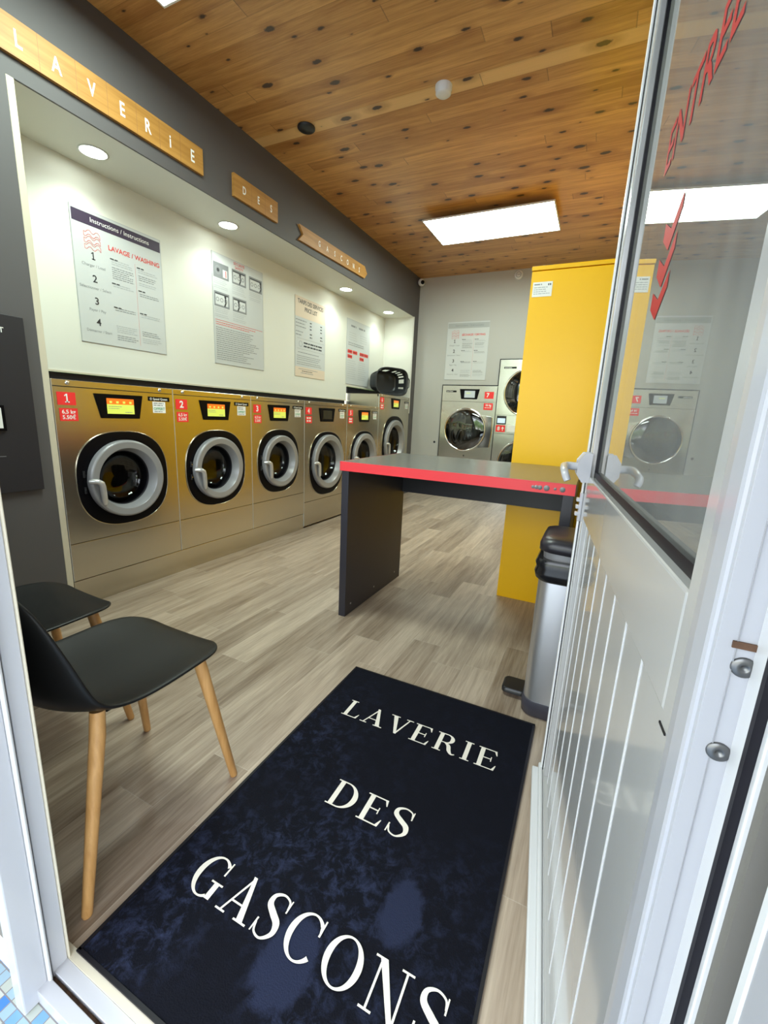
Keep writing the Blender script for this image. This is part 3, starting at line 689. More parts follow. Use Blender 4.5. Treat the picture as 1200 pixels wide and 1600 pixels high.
    dp = MB().prism([(.0005, ya, zt_), (.0005, yb, zt_ + .002), (.0005, yc, zb_), (.0005, yd, zb_)], (.007, 0, 0), 'glossblack').build('display_panel', t, bevel=.002)
    sx = .0082
    scn = MB()
    zm = sz0 + (sz1 - sz0) * .62
    if screen:
        scn.poly([(sx, sy0, sz0), (sx, sy1, sz0), (sx, sy1, zm), (sx, sy0, zm)], 'screengr').poly([(sx, sy0, zm), (sx, sy1, zm), (sx, sy1, sz1), (sx, sy0, sz1)], 'screenor')
        w_ = sy1 - sy0
        for k in range(4):
            yy = sy0 + w_ * (.10 + .24 * k)
            scn.poly([(sx + .0003, yy, zm + .006), (sx + .0003, yy + w_ * .09, zm + .006), (sx + .0003, yy + w_ * .09, zm + .018), (sx + .0003, yy, zm + .018)], 'screengr')
        scn.bars((sx, sy0 + .008, zm - .014), (0, 1, 0), (0, 0, 1), 'greyink', w_ * .5, 2, .011, .003, lift=.0003, seed=num)
        scn.bars((sx, sy1 - w_ * .35, sz0 + .008), (0, 1, 0), (0, 0, 1), 'greyink', w_ * .28, 1, .011, .004, lift=.0003, seed=num + 3)
    else:
        scn.poly([(sx, sy0, sz0), (sx, sy1, sz0), (sx, sy1, sz1), (sx, sy0, sz1)], 'screenoff')
    scn.build('screen', dp)
    # number and price labels
    ta, tb, tz = tagx
    hh = .066
    nl = MB().box(.0005, ta, tz - hh, .0016, tb, tz, 'red'); nl.text(str(num), .062, (.0018, (ta + tb) / 2, tz - hh * .5 - .020), (0, 1, 0), (0, 0, 1), 'textwhite', 'CENTER', bold=.03); nl.build('number_label', t)
    z2 = tz - hh - .016
    pl = MB().box(.0005, ta + .004, z2 - hh, .0016, tb + .004, z2, 'red')
    if kg:
        pl.text(kg, .028, (.0018, (ta + tb) / 2 + .004, z2 - .028), (0, 1, 0), (0, 0, 1), 'textwhite', 'CENTER', bold=.02)
        pl.text(price, .028, (.0018, (ta + tb) / 2 + .004, z2 - .056), (0, 1, 0), (0, 0, 1), 'textwhite', 'CENTER', bold=.02)
    else:
        pl.bars((.0018, ta + .018, z2 - .026), (0, 1, 0), (0, 0, 1), 'textwhite', tb - ta - .03, 2, .027, .015, seed=num, ragged=.1)
    pl.build('price_label', t)
    # maker plate and sticker
    zb = H - .058
    bp = MB().box(.0005, y1 - .175, zb - .026, .003, y1 - .027, zb, 'glossblack')
    bp.lathe([(.007, 0), (.0045, 0)], (.0033, y1 - .158, zb - .013), (1, 0, 0), 'textwhite', 12).text('Speed Queen', .0185, (.0033, y1 - .144, zb - .019), (0, 1, 0), (0, 0, 1), 'textwhite', bold=.02, sx=1.0); bp.build('maker_plate', t)
    st = MB().box(.0005, y1 - .147, zb - .098, .0012, y1 - .058, zb - .029, 'textwhite')
    st.bars((.0014, y1 - .140, zb - .042), (0, 1, 0), (0, 0, 1), 'greyink', .072, 2, .012, .006, seed=num)
    st.text('OFFERT', .0225, (.0014, y1 - .1025, zb - .080), (0, 1, 0), (0, 0, 1), 'green', 'CENTER', bold=.03); st.bars((.0014, y1 - .138, zb - .092), (0, 1, 0), (0, 0, 1), 'greyink', .07, 1, .01, .005, seed=num + 5)
    st.build('sticker', t)
    return t
def dsp_std(c, zt=1.194): return (c - .142, c + .137, c + .110, c - .112, zt, zt - .130, c - .082, c + .080, zt - .106, zt - .020)
Lw = 'steel front loading washing machine numbered %d, %s'
washer(1, 1.141, 1.849, 1.256, .158, .373, 1.490, .711, .227, 0, .281, .277, .711, True, '6,5 kg', '5.50€', Lw % (1, 'beside the dark grey wall'), dsp_std(1.492), (1.161, 1.251, 1.193))
washer(2, 1.849, 2.566, 1.256, .158, .373, 2.200, .711, .227, 0, .281, .277, .711, True, '6,5 kg', '5.50€', Lw % (2, 'between numbers 1 and 3'), dsp_std(2.205), (1.868, 1.958, 1.193))
washer(3, 2.566, 3.282, 1.256, .158, .373, 2.910, .711, .227, 0, .281, .277, .711, True, '6,5 kg', '5.50€', Lw % (3, 'last one above the steel plinth'), dsp_std(2.915), (2.595, 2.683, 1.190))
washer(4, 3.282, 4.071, 1.256, .022, .267, 3.682, .650, .280, 0, .322, .328, .632, False, None, None, Lw % (4, 'with a dark unlit screen'), dsp_std(3.673), (3.301, 3.399, 1.194))
washer(5, 4.071, 4.852, 1.256, .022, .267, 4.482, .650, .280, 0, .322, .328, .632, True, None, None, Lw % (5, 'low one next to the tallest washer'), dsp_std(4.478, 1.198), (4.101, 4.200, 1.196))
washer(6, 4.852, 5.838, 1.418, .022, .330, 5.345, .782, .315, 0, .365, .372, .780, True, None, None, 'tallest steel washing machine numbered 6, under the black laundry basket', dsp_std(5.360, 1.378), (4.885, 4.990, 1.378), True)
pk = MB().box(-.60, 1.143, 0, -.004, 3.280, .154, 'steel')
pk.build('machine_plinth', bevel=.002, label='low scratched steel plinth under washing machines 1 to 3', category='plinth')

# ================================================================== DRYERS on the back wall
YB = 5.985
def YP(x, z, y=0.0): return (x, YB - y, z)
def dryer_front(mb, x0, z0, x1, z1, cx, cz, r):
    n = 64; vs = []; fs = []
    for k in range(n):
        t = 2 * PI * k / n; c, s = math.cos(t), math.sin(t)
        vs.append((cx + r * c, YB, cz + r * s))
        f = min(((x1 - cx) / c if c > 1e-9 else (x0 - cx) / c if c < -1e-9 else 1e9), ((z1 - cz) / s if s > 1e-9 else (z0 - cz) / s if s < -1e-9 else 1e9))
        vs.append((cx + f * c, YB, cz + f * s))
    for k in range(n):
        k2 = (k + 1) % n; fs.append((2 * k, 2 * k2, 2 * k2 + 1, 2 * k + 1))
    mb.add(vs, fs, 'steel2')
    for (xx, zz) in ((x0, z0), (x1, z0), (x1, z1), (x0, z1)):
        t0 = math.atan2(zz - cz, xx - cx) % (2 * PI); k = int(t0 / (2 * PI / n)); k2 = (k + 1) % n
        mb.add([vs[2 * k + 1], (xx, YB, zz), vs[2 * k2 + 1]], [(0, 2, 1)], 'steel2')
def dryer_door(t, cx, cz, r, side=True):
    d = MB().lathe([(r - .030, -.03), (r - .022, .012), (r - .010, .024), (r, .020), (r + .006, .006), (r + .006, 0)], (cx, YB, cz), (0, -1, 0), 'chrome', 72)
    do = d.build('door', t)
    MB().lathe([(r - .022, .010), (r * .8, .020), (r * .5, .026), (0, .028)], (cx, YB, cz), (0, -1, 0), 'dryglass', 64).build('glass', do)
    MB().lathe([(r - .004, .0), (r - .004, -.05), (r - .03, -.06), (r - .03, -.08)], (cx, YB, cz), (0, -1, 0), 'rubber', 48).lathe([(r - .03, -.08), (r + .02, -.09), (r + .02, -.30), (r + .01, -.31), (r + .02, -.32), (r + .02, -.5), (0, -.5)], (cx, YB, cz), (0, -1, 0), 'steeldark', 48).build('drum', t)
    if side:
        pts = []
        a0, a1 = math.radians(-48), math.radians(42)
        for k in range(13):
            a = a0 + (a1 - a0) * k / 12; pts.append((cx + (r + .012) * math.cos(a), YB - .001, cz + (r + .012) * math.sin(a)))
        pts += [(cx + .375, YB - .001, cz + .19), (cx + .385, YB - .001, cz + .0), (cx + .365, YB - .001, cz - .22)]
        MB().prism(pts, (0, -.018, 0), 'chrome').build('door_handle', t, bevel=.004)
    return do
t = thing('tumble_dryer', 'steel tumble dryer numbered 7 with one large round door, in the white end wall', 'tumble dryer', (.838, 6.3, 0), 'dryers in the end wall')
b = MB(); dryer_front(b, .448, .12, 1.226, 1.395, .816, 1.005, .286)
b.box(.448, YB, 1.399, 1.226, YB + .02, 1.612, 'steel2').box(.448, YB + .02, .12, .452, 6.55, 1.61, 'steel2').box(1.222, YB + .02, .12, 1.226, 6.55, 1.61, 'steel2').box(.448, YB + .02, 1.60, 1.226, 6.55, 1.61, 'steel2').box(.448, 6.54, .12, 1.226, 6.55, 1.61, 'steel2').box(.448, YB, 0, 1.226, YB + .02, .118, 'steel2')
b.build('body', t)
MB().box(.440, YB - .002, 0, .449, YB + .03, 1.624, 'rubber').box(.449, YB - .002, 1.613, 1.222, YB + .03, 1.624, 'rubber').box(1.2255, YB + .001, 0, 1.2295, YB + .03, 1.60, 'rubber').build('surround_frame', t)
dryer_door(t, .816, 1.005, .300)
dp = MB().prism([YP(.706, 1.566), YP(.982, 1.566), YP(.955, 1.434), YP(.733, 1.434)], (0, -.008, 0), 'glossblack').build('display_panel', t, bevel=.002)
MB().poly([YP(.775, 1.452, .0085), YP(.925, 1.452, .0085), YP(.925, 1.545, .0085), YP(.775, 1.545, .0085)], 'screengrey').text('READY', .022, YP(.80, 1.505, .0088), (1, 0, 0), (0, 0, 1), 'screengr', bold=.02).build('screen', dp)
def tag_b(t, x0, z0, x1, z1, lines, name='number_label'):
    m = MB().box(x0, YB - .0016, z0, x1, YB - .0003, z1, 'red')
    for s, sz, zz, xx in lines: m.text(s, sz, (xx, YB - .0018, zz), (1, 0, 0), (0, 0, 1), 'textwhite', 'CENTER', bold=.03)
    return m
tag_b(t, 1.060, 1.444, 1.186, 1.536, [('7', .075, 1.466, 1.105)]).build('number_label', t)
m_ = tag_b(t, 1.060, 1.293, 1.186, 1.384, [('16 kg', .038, 1.345, 1.123)]); m_.bars((1.075, YB - .0018, 1.318), (1, 0, 0), (0, 0, 1), 'textwhite', .095, 1, .01, .008, seed=3); m_.build('price_label', t)
MB().box(.505, YB - .003, 1.522, .655, YB, 1.545, 'glossblack').text('Speed Queen', .017, (.512, YB - .0033, 1.528), (1, 0, 0), (0, 0, 1), 'textwhite', bold=.02).build('maker_plate', t)
MB().lathe([(0, .006), (.010, .005), (.011, 0)], YP(.833, .640), (0, -1, 0), 'blackplastic', 16).build('lock', t)
t = thing('stacked_dryer', 'tall shiny steel double dryer numbered 8, two round doors stacked, beside the yellow cabinet', 'tumble dryer', (1.64, 6.3, 0), 'dryers in the end wall')
b = MB(); dryer_front(b, 1.236, 1.235, 2.058, 1.955, 1.63, 1.535, .296); dryer_front(b, 1.236, .10, 2.058, .980, 1.63, .595, .296)
b.box(1.236, YB, .984, 2.058, YB + .02, 1.231, 'steel2').box(1.236, YB + .02, 0, 1.24, 6.55, 1.95, 'steel2').box(2.054, YB + .02, 0, 2.058, 6.55, 1.95, 'steel2').box(1.236, YB + .02, 1.945, 2.058, 6.55, 1.955, 'steel2').box(1.236, 6.54, 0, 2.058, 6.55, 1.95, 'steel2').box(1.236, YB, 0, 2.058, YB + .02, .098, 'steel2')
b.build('body', t)
MB().box(1.224, YB - .002, 1.613, 1.235, YB + .03, 1.966, 'rubber').box(1.235, YB - .002, 1.956, 2.068, YB + .03, 1.966, 'rubber').box(2.059, YB - .002, 0, 2.068, YB + .03, 1.956, 'rubber').build('surround_frame', t)
dryer_door(t, 1.63, 1.535, .31, False); dryer_door(t, 1.63, .595, .31, False)
dp = MB().box(1.258, YB - .006, 1.108, 1.388, YB - .0003, 1.222, 'blackplastic').build('display_panel', t, bevel=.002)
MB().poly([YP(1.27, 1.125, .0065), YP(1.375, 1.125, .0065), YP(1.375, 1.190, .0065), YP(1.27, 1.190, .0065)], 'lcd').build('screen', dp)
m_ = tag_b(t, 1.256, 1.005, 1.384, 1.097, [('8', .07, 1.027, 1.295)])
m_.add([YP(1.350, 1.080, .0018), YP(1.330, 1.052, .0018), YP(1.345, 1.052, .0018), YP(1.345, 1.022, .0018), YP(1.355, 1.022, .0018), YP(1.355, 1.052, .0018), YP(1.370, 1.052, .0018)], [(0, 1, 2, 3, 4, 5, 6)], 'textwhite'); m_.build('number_label', t)
MB().box(1.405, YB - .003, 1.010, 1.56, YB, 1.102, 'textwhite').build('blank_plate', t, bevel=.002)
MB().box(1.290, YB - .003, 1.842, 1.452, YB, 1.864, 'glossblack').text('Speed Queen', .017, (1.30, YB - .0033, 1.847), (1, 0, 0), (0, 0, 1), 'textwhite', bold=.02).build('maker_plate', t)
MB().lathe([(0, .002), (.014, .002), (.016, 0)], (.371, 5.999, .804), (0, -1, 0), 'blackplastic', 20).build('wall_plug', label='small round black cap on the white end wall by dryer 7', category='cap')

# ================================================================== YELLOW CABINET
t = thing('yellow_cabinet', 'tall bright yellow cabinet block standing behind the folding table', 'cabinet', (2.43, 3.8, 0))
MB().box(2.062, 2.640, 0, XR - .002, 5.10, 1.995, 'yellow').build('body', t, bevel=.003)
MB().box(2.060, 2.634, 1.998, XR - .002, 5.102, 2.021, 'yellow').build('top_cap', t, bevel=.003)
nt_ = MB().box(2.075, 2.6375, 1.858, 2.182, 2.6392, 1.936, 'textwhite')
nt_.bars((2.083, 2.637, 1.920), (1, 0, 0), (0, 0, 1), 'greyink', .055, 1, .01, .006, seed=2).bars((2.083, 2.637, 1.905), (1, 0, 0), (0, 0, 1), 'lightink', .088, 4, .011, .004, seed=5)
nt_.box(2.158, 2.6370, 1.916, 2.164, 2.6374, 1.926, 'ink').box(2.168, 2.6370, 1.916, 2.174, 2.6374, 1.926, 'ink')
nt_.build('notice_sheet', label='small white printed notice stuck high on the yellow cabinet', category='notice')

# ================================================================== TABLE
t = thing('folding_table', 'black folding table with grey top and bright red edge', 'table', (1.889, 2.23, 0))
MB().box(1.306, 1.829, .851, 2.473, 2.628, .900, 'tablegrey').build('tabletop', t, bevel=.001)
e_ = MB().box(1.305, 1.8255, .8505, 2.4735, 1.829, .8995, 'tablered').box(1.3025, 1.8255, .8505, 1.306, 2.628, .8995, 'tablered').box(2.473, 1.8255, .8505, 2.4755, 2.628, .8995, 'tableblack')
for x_, r_ in ((2.300, .007), (2.314, .009), (2.329, .010), (2.357, .0125), (2.392, .006), (2.422, .0115)):
    e_.lathe([(0, .0008), (r_, .0006), (r_, 0)], (x_, 1.8255, .873), (0, -1, 0), 'greyink', 16)
e_.build('edge_band', t)
lg1 = MB().box(1.309, 1.836, 0, 1.352, 2.612, .851, 'tableblack').build('leg', t, bevel=.002)
MB().box(2.425, 1.836, 0, 2.470, 2.612, .851, 'tableblack').build('leg', t, bevel=.002)
for yy in (1.90, 2.20, 2.52):
    MB().lathe([(0, .001), (.006, .001), (.006, 0)], (1.352, yy, .06), (1, 0, 0), 'wire', 12).build('screw', lg1)
MB().lathe([(0, .002), (.009, .002), (.009, 0)], (1.352, 2.575, .745), (1, 0, 0), 'wire', 12).build('screw', lg1)
MB().box(1.352, 2.585, .637, 2.425, 2.612, .851, 'tableblack').build('apron', t, bevel=.001)

# ================================================================== CHAIRS
def make_chair(label, loc, rz):
    t = thing('shell_chair', label, 'chair', loc, 'black shell chairs by the doorway', 0)
    PR = [(.222, .424), (.219, .434), (.207, .441), (.185, .446), (.150, .447), (.095, .446), (0, .438), (-.08, .434), (-.15, .440), (-.205, .462), (-.245, .510), (-.268, .570), (-.285, .640), (-.298, .710), (-.305, .765), (-.308, .800)]
    HW = [.085, .125, .162, .196, .216, .224, .225, .224, .222, .220, .219, .218, .214, .204, .180, .125]
    CU = [.000, .003, .006, .009, .012, .016, .020, .026, .040, .058, .070, .072, .066, .056, .044, .030]
    nu = 16; vs = []; fs = []
    n = len(PR)
    for i in range(n):
        a = PR[max(i - 1, 0)]; b = PR[min(i + 1, n - 1)]
        d = Vector((b[0] - a[0], b[1] - a[1])).normalized(); nr = Vector((-d.y, d.x)) * -1   # towards the sitter
        if nr.y < 0 and i < 9: nr = -nr
        if i >= 9 and nr.x < 0: nr = -nr
        for j in range(nu + 1):
            u = -1 + 2 * j / nu
            k = CU[i] * (abs(u) ** 2.6)
            vs.append((u * HW[i], PR[i][0] + nr.x * k, PR[i][1] + nr.y * k))
    for i in range(n - 1):
        for j in range(nu):
            q = i * (nu + 1) + j; fs.append((q, q + 1, q + nu + 2, q + nu + 1))
    me = MB(); me.add(vs, fs, 'chairblack', True)
    o = me.build('seat_shell', None, loc=(0, 0, 0)); o.parent = t; o.location = (0, 0, 0)
    so = o.modifiers.new('thick', 'SOLIDIFY'); so.thickness = .012; so.offset = -1
    su_ = o.modifiers.new('sub', 'SUBSURF'); su_.levels = 2; su_.render_levels = 2
    fr = MB()
    for sx in (-1, 1):
        fr.tube([(sx * .12, .14, .424), (sx * .12, -.10, .418)], .008, 'blackplastic', 8)
    for sy in (.14, -.10):
        fr.tube([(-.12, sy, .424), (.12, sy, .424)], .008, 'blackplastic', 8)
    o = fr.build('underframe', None, loc=(0, 0, 0)); o.parent = t; o.location = (0, 0, 0)
    for sx in (-1, 1):
        for y0, y1, zt in ((.150, .214, .438), (-.135, -.236, .449)):
            l = MB(); l.tube([(sx * .150, y0, zt), (sx * .158, y0 + (y1 - y0) * .10, .39), (sx * .208, y1, .004), (sx * .2085, y1, 0)], [.0165, .0175, .0115, .0095], 'legwood', 16)
            o = l.build('leg', None, loc=(0, 0, 0)); o.parent = t; o.location = (0, 0, 0)
    t.rotation_euler.z = rz
    return t
make_chair('black plastic shell chair with four wooden legs, nearest the navy mat', (1.414, .487, 0), math.radians(0.0))
make_chair('black plastic shell chair with wooden legs, between its twin and the dark wall', (.885, .505, 0), math.radians(-2.0))

# ================================================================== PEDAL BIN
t = thing('pedal_bin', 'tall steel pedal bin with black lid and liner, between table and door', 'bin', (2.55, 1.60, 0))
bx0, bx1, by0, by1 = 2.395, 2.655, 1.475, 1.745
def rrect(x0, y0, x1, y1, r, n=6):
    pts = []
    for cx, cy, a0 in ((x1 - r, y1 - r, 0), (x0 + r, y1 - r, 90), (x0 + r, y0 + r, 180), (x1 - r, y0 + r, 270)):
        for k in range(n + 1):
            a = math.radians(a0 + 90 * k / n); pts.append((cx + r * math.cos(a), cy + r * math.sin(a)))
    return pts
def stack(mb, levels, m, cap0=True, cap1=True):
    """levels: list of (outline, z)"""
    n = len(levels[0][0]); vs = []
    for pts, z in levels:
        if callable(z): vs += [(p[0], p[1], z(p)) for p in pts]
        else: vs += [(p[0], p[1], z) for p in pts]
    fs = []
    for i in range(len(levels) - 1):
        for k in range(n):
            fs.append((i * n + k, i * n + (k + 1) % n, (i + 1) * n + (k + 1) % n, (i + 1) * n + k))
    mb.add(vs, fs, m, True)
    if cap0: mb.add(vs[:n], [tuple(range(n - 1, -1, -1))], m)
    if cap1: mb.add(vs[-n:], [tuple(range(n))], m)
    return mb
RR = lambda g_, r=.05: rrect(bx0 - g_, by0 - g_, bx1 + g_, by1 + g_, r)
stack(MB(), [(RR(0), .06), (RR(0), .60)], 'binsteel').build('body', t)
stack(MB(), [(RR(-.004), 0), (RR(.003), .006), (RR(.006), .05), (RR(.003), .068)], 'binbase').build('base', t)
stack(MB(), [(RR(.003), .570), (RR(.012), .580), (RR(.018), .605), (RR(.013), .622), (RR(.018), .640), (RR(.010), .656)], 'bag').build('liner', t)
stack(MB(), [(RR(-.008), .64), (RR(-.004), .690)], 'alu').build('inner_rim', t)
tilt = lambda dz: (lambda p: dz + .10 * max(0, bx1 - p[0]) * .35)
stack(MB(), [(RR(.002), tilt(.676)), (RR(.010), tilt(.680)), (RR(.010), tilt(.704)), (RR(.002, .05), tilt(.722)), (RR(-.014, .05), tilt(.730)), (RR(-.05, .05), tilt(.734)), (RR(-.11, .02), tilt(.735))], 'bindark').build('lid', t)
pd = stack(MB(), [(rrect(2.300, 1.560, 2.400, 1.665, .02), .018), (rrect(2.300, 1.560, 2.400, 1.665, .02), .032), (rrect(2.306, 1.566, 2.400, 1.659, .018), .038)], 'blackplastic').build('pedal', t)

# ================================================================== CEILING THINGS
def light_panel(x0, y0, x1, y1, label):
    z = 2.988
    t = thing('ceiling_light_panel', label, 'ceiling light', ((x0 + x1) / 2, (y0 + y1) / 2, z), 'hanging light panels')
    w_ = .010
    MB().box(x0, y0, z, x1, y0 + w_, z + .010, 'trimwhite').box(x0, y1 - w_, z, x1, y1, z + .010, 'trimwhite').box(x0, y0 + w_, z, x0 + w_, y1 - w_, z + .010, 'trimwhite').box(x1 - w_, y0 + w_, z, x1, y1 - w_, z + .010, 'trimwhite').box(x0, y0, z + .010, x1, y1, z + .012, 'trimwhite').build('frame', t)
    MB().poly([(x0 + w_, y0 + w_, z + .002), (x0 + w_, y1 - w_, z + .002), (x1 - w_, y1 - w_, z + .002), (x1 - w_, y0 + w_, z + .002)], 'panelglow').build('diffuser', t)
    for fx in (.22, .72):
        for yy in (y0 + .05, y1 - .05):
            xx = x0 + (x1 - x0) * fx
            MB().tube([(xx, yy, z + .012), (xx, yy, CEIL)], .0012, 'wire', 6).build('suspension_wire', t)
light_panel(.736, 4.144, 1.94, 4.77, 'long glowing rectangular light panel hanging below the pine ceiling above the table')
light_panel(.40, .985, 1.604, 1.612, 'glowing light panel of which only a corner shows at the top edge')
for k, (yy, lb) in enumerate(((1.622, 'above washing machine 1'), (2.628, 'above washing machine 3'), (4.388, 'above washing machine 5'), (5.510, 'above the laundry basket'))):
    t = thing('downlight', 'round recessed white downlight in the niche ceiling ' + lb, 'downlight', (-.245, yy, 2.525), 'downlights over the washers')
    MB().lathe([(.073, .0), (.076, -.004), (.068, -.006), (.064, -.002)], (-.245, yy, 2.525), (0, 0, 1), 'whiteplastic', 32, close=True).build('bezel', t)
    MB().lathe([(.066, -.003), (0, -.003)], (-.245, yy, 2.525), (0, 0, 1), 'downglow', 32).build('lens', t)
    spot((-.245, yy, 2.505), DOWN, (.86, 1.0, .92), 130, .7, .05)
t = thing('ceiling_speaker', 'flat round black speaker on the pine ceiling', 'speaker', (.443, 2.682, 3.035))
MB().lathe([(0, -.018), (.052, -.016), (.060, -.010), (.060, 0)], (.443, 2.682, CEIL), (0, 0, 1), 'blackplastic', 36).build('housing', t)
t = thing('smoke_detector', 'round white smoke detector on the pale plank of the ceiling', 'smoke detector', (1.435, 2.672, 3.01))
MB().lathe([(0, -.048), (.036, -.048), (.046, -.040), (.046, -.022), (.050, -.018), (.050, 0)], (1.435, 2.672, CEIL), (0, 0, 1), 'whiteplastic', 36).build('housing', t)
t = thing('wall_siren', 'round white siren high on the end wall beside the yellow cabinet', 'siren', (1.354, 5.98, 2.945))
MB().lathe([(.052, 0), (.052, .016), (.045, .026), (0, .028)], (1.354, 5.999, 2.987), (0, -1, 0), 'whiteplastic', 32).lathe([(.034, .0272), (.028, .0285)], (1.354, 5.999, 2.987), (0, -1, 0), 'greyink', 32).build('housing', t)
for dx in (-.012, .010): MB().box(1.354 + dx, 5.968, 2.976, 1.362 + dx, 5.972, 2.996, 'greyink').build('sounder_slot', t)
t = thing('security_camera', 'small white and black security camera in the corner below the ceiling', 'camera', (.04, 5.94, 2.95))
MB().lathe([(0, -.015), (.040, 0), (.045, .02), (.045, .07), (.035, .085), (0, .09)], (.035, 5.955, 2.985), (.3, -1, -.1), 'whiteplastic', 24).build('housing', t)
MB().lathe([(0, .108), (.018, .104), (.026, .092), (.026, .08)], (.045, 5.955, 2.985), (.45, -1, -.15), 'glossblack', 20).build('lens', t)
MB().box(.001, 5.93, 2.96, .02, 5.975, 3.01, 'whiteplastic').build('bracket', t)

# ================================================================== WOODEN SIGNS
def sign(name, label, y0, y1, z0, z1, letters, size, cuts=(), outline=None):
    t = thing(name, label, 'sign', (.008, (y0 + y1) / 2, z0), 'wooden signs on the dark beam')
    pts = outline or [(y0, z0), (y1 - .02, z0), (y1, z0 + .02), (y1, z1 - .012), (y1 - .012, z1), (y0, z1)]
    if outline is None and not name.startswith('x'):
        pts = [(y0, z0), (y1, z0), (y1, z1), (y0, z1)]
    b = MB().prism([(.001, p[0], p[1]) for p in pts], (.019, 0, 0), 'signwood')
    for c in cuts: b.box(.0195, c - .001, z0, .0203, c + .001, z1, 'brownwood')
    b.build('board', t, bevel=.003)
    for ch, yy in letters: MB().text(ch, size, (.0208, yy, (z0 + z1) / 2 - size * .36), (0, 1, 0), (0, 0, 1), 'textwhite', 'CENTER', bold=.02, sx=.68).build('letter', t)
Ly = [1.148, 1.290, 1.455, 1.625, 1.790, 1.940, 2.093]
sign('wooden_sign', 'long pine board sign reading LAVERIE on the dark beam', 1.06, 2.160, 2.603, 2.750, list(zip('LAVERiE', [1.160, 1.312, 1.472, 1.628, 1.775, 1.920, 2.078])), .092, (1.24, 1.40, 1.55, 1.71, 1.85, 1.99))
sign('wooden_sign', 'short pine board sign reading DES on the dark beam', 2.425, 2.891, 2.602, 2.745, list(zip('DES', [2.525, 2.672, 2.812])), .070, (2.60, 2.745))
o_ = [(3.172, 2.583), (4.335, 2.604), (4.385, 2.658), (4.33, 2.716), (3.172, 2.700), (3.232, 2.640)]
sign('wooden_sign', 'arrow-shaped pine board sign reading GASCONS', 3.172, 4.38, 2.590, 2.710, list(zip('GASCONS', [3.47, 3.60, 3.73, 3.85, 3.97, 4.09, 4.21])), .066, (), o_)

# ================================================================== POSTERS
UY, UZ, UX = (0, 1, 0), (0, 0, 1), (1, 0, 0)
class Poster:
    def __init__(self, org, u, w_, h, mat, th=.004):
        self.o = Vector(org); self.u = Vector(u); self.v = Vector((0, 0, 1)); self.n = self.u.cross(self.v); self.w = w_; self.h = h
        self.mb = MB(); o = self.o
        c = [o, o + self.u * w_, o + self.u * w_ - self.v * h, o - self.v * h]
        self.mb.prism(c[::-1], self.n * th, mat); self.l = th + .0006
        for a in ((0, 0, w_, .003), (0, h - .003, w_, h), (0, 0, .003, h), (w_ - .003, 0, w_, h)): self.rect(*a, 'lightink')
    def p(self, a, b, l=0): return self.o + self.u * a - self.v * b + self.n * (self.l + l)
    def rect(self, a, b, c, d, m, l=0): self.mb.poly([self.p(a, d, l), self.p(c, d, l), self.p(c, b, l), self.p(a, b, l)], m); return self
    def text(self, s, a, b, size, m, align='LEFT', bold=0.0, sx=1.0, l=.0004): self.mb.text(s, size, self.p(a, b, l), self.u, self.v, m, align, sx, bold); return self
    def bars(self, a, b, w_, n, gap, h, m, seed=1, ragged=.25): self.mb.bars(self.p(a, b, .0002), self.u, self.v, m, w_, n, gap, h, 0, ragged, seed); return self
    def done(self, label, cat='poster', group='printed notices on the walls'): return self.mb.build('wall_poster', label=label, category=cat, group=group)
    def circ(self, a, b, r, m, r2=0, l=.0006):
        n = 20; vs = []
        for k in range(n):
            c, s = math.cos(2 * PI * k / n), math.sin(2 * PI * k / n)
            vs += [self.p(a + r * c, b - r * s, l), self.p(a + r2 * c, b - r2 * s, l)]
        self.mb.add(vs, [(2 * k, 2 * ((k + 1) % n), 2 * ((k + 1) % n) + 1, 2 * k + 1) for k in range(n)], m)
    def line(self, pts, w_, m, l=.0006):
        for (a, b), (c, d) in zip(pts, pts[1:]):
            e_ = Vector((c - a, d - b)); e_.normalize(); nx, ny = -e_.y * w_ / 2, e_.x * w_ / 2
            self.mb.add([self.p(a + nx, b + ny, l), self.p(c + nx, d + ny, l), self.p(c - nx, d - ny, l), self.p(a - nx, b - ny, l)], [(0, 1, 2, 3)], m)
    def waves(self, a, b, s, m):
        for k in range(3):
            y = b + k * s * .36
            top = [(a + s * t / 8, y + .10 * s * math.sin(t * PI / 2.0 + .6)) for t in range(9)]
            bot = [(x, yy + .24 * s) for x, yy in top]
            self.line(top, .0022, m); self.line(bot, .0022, m); self.line([top[0], bot[0]], .0022, m); self.line([top[-1], bot[-1]], .0022, m)
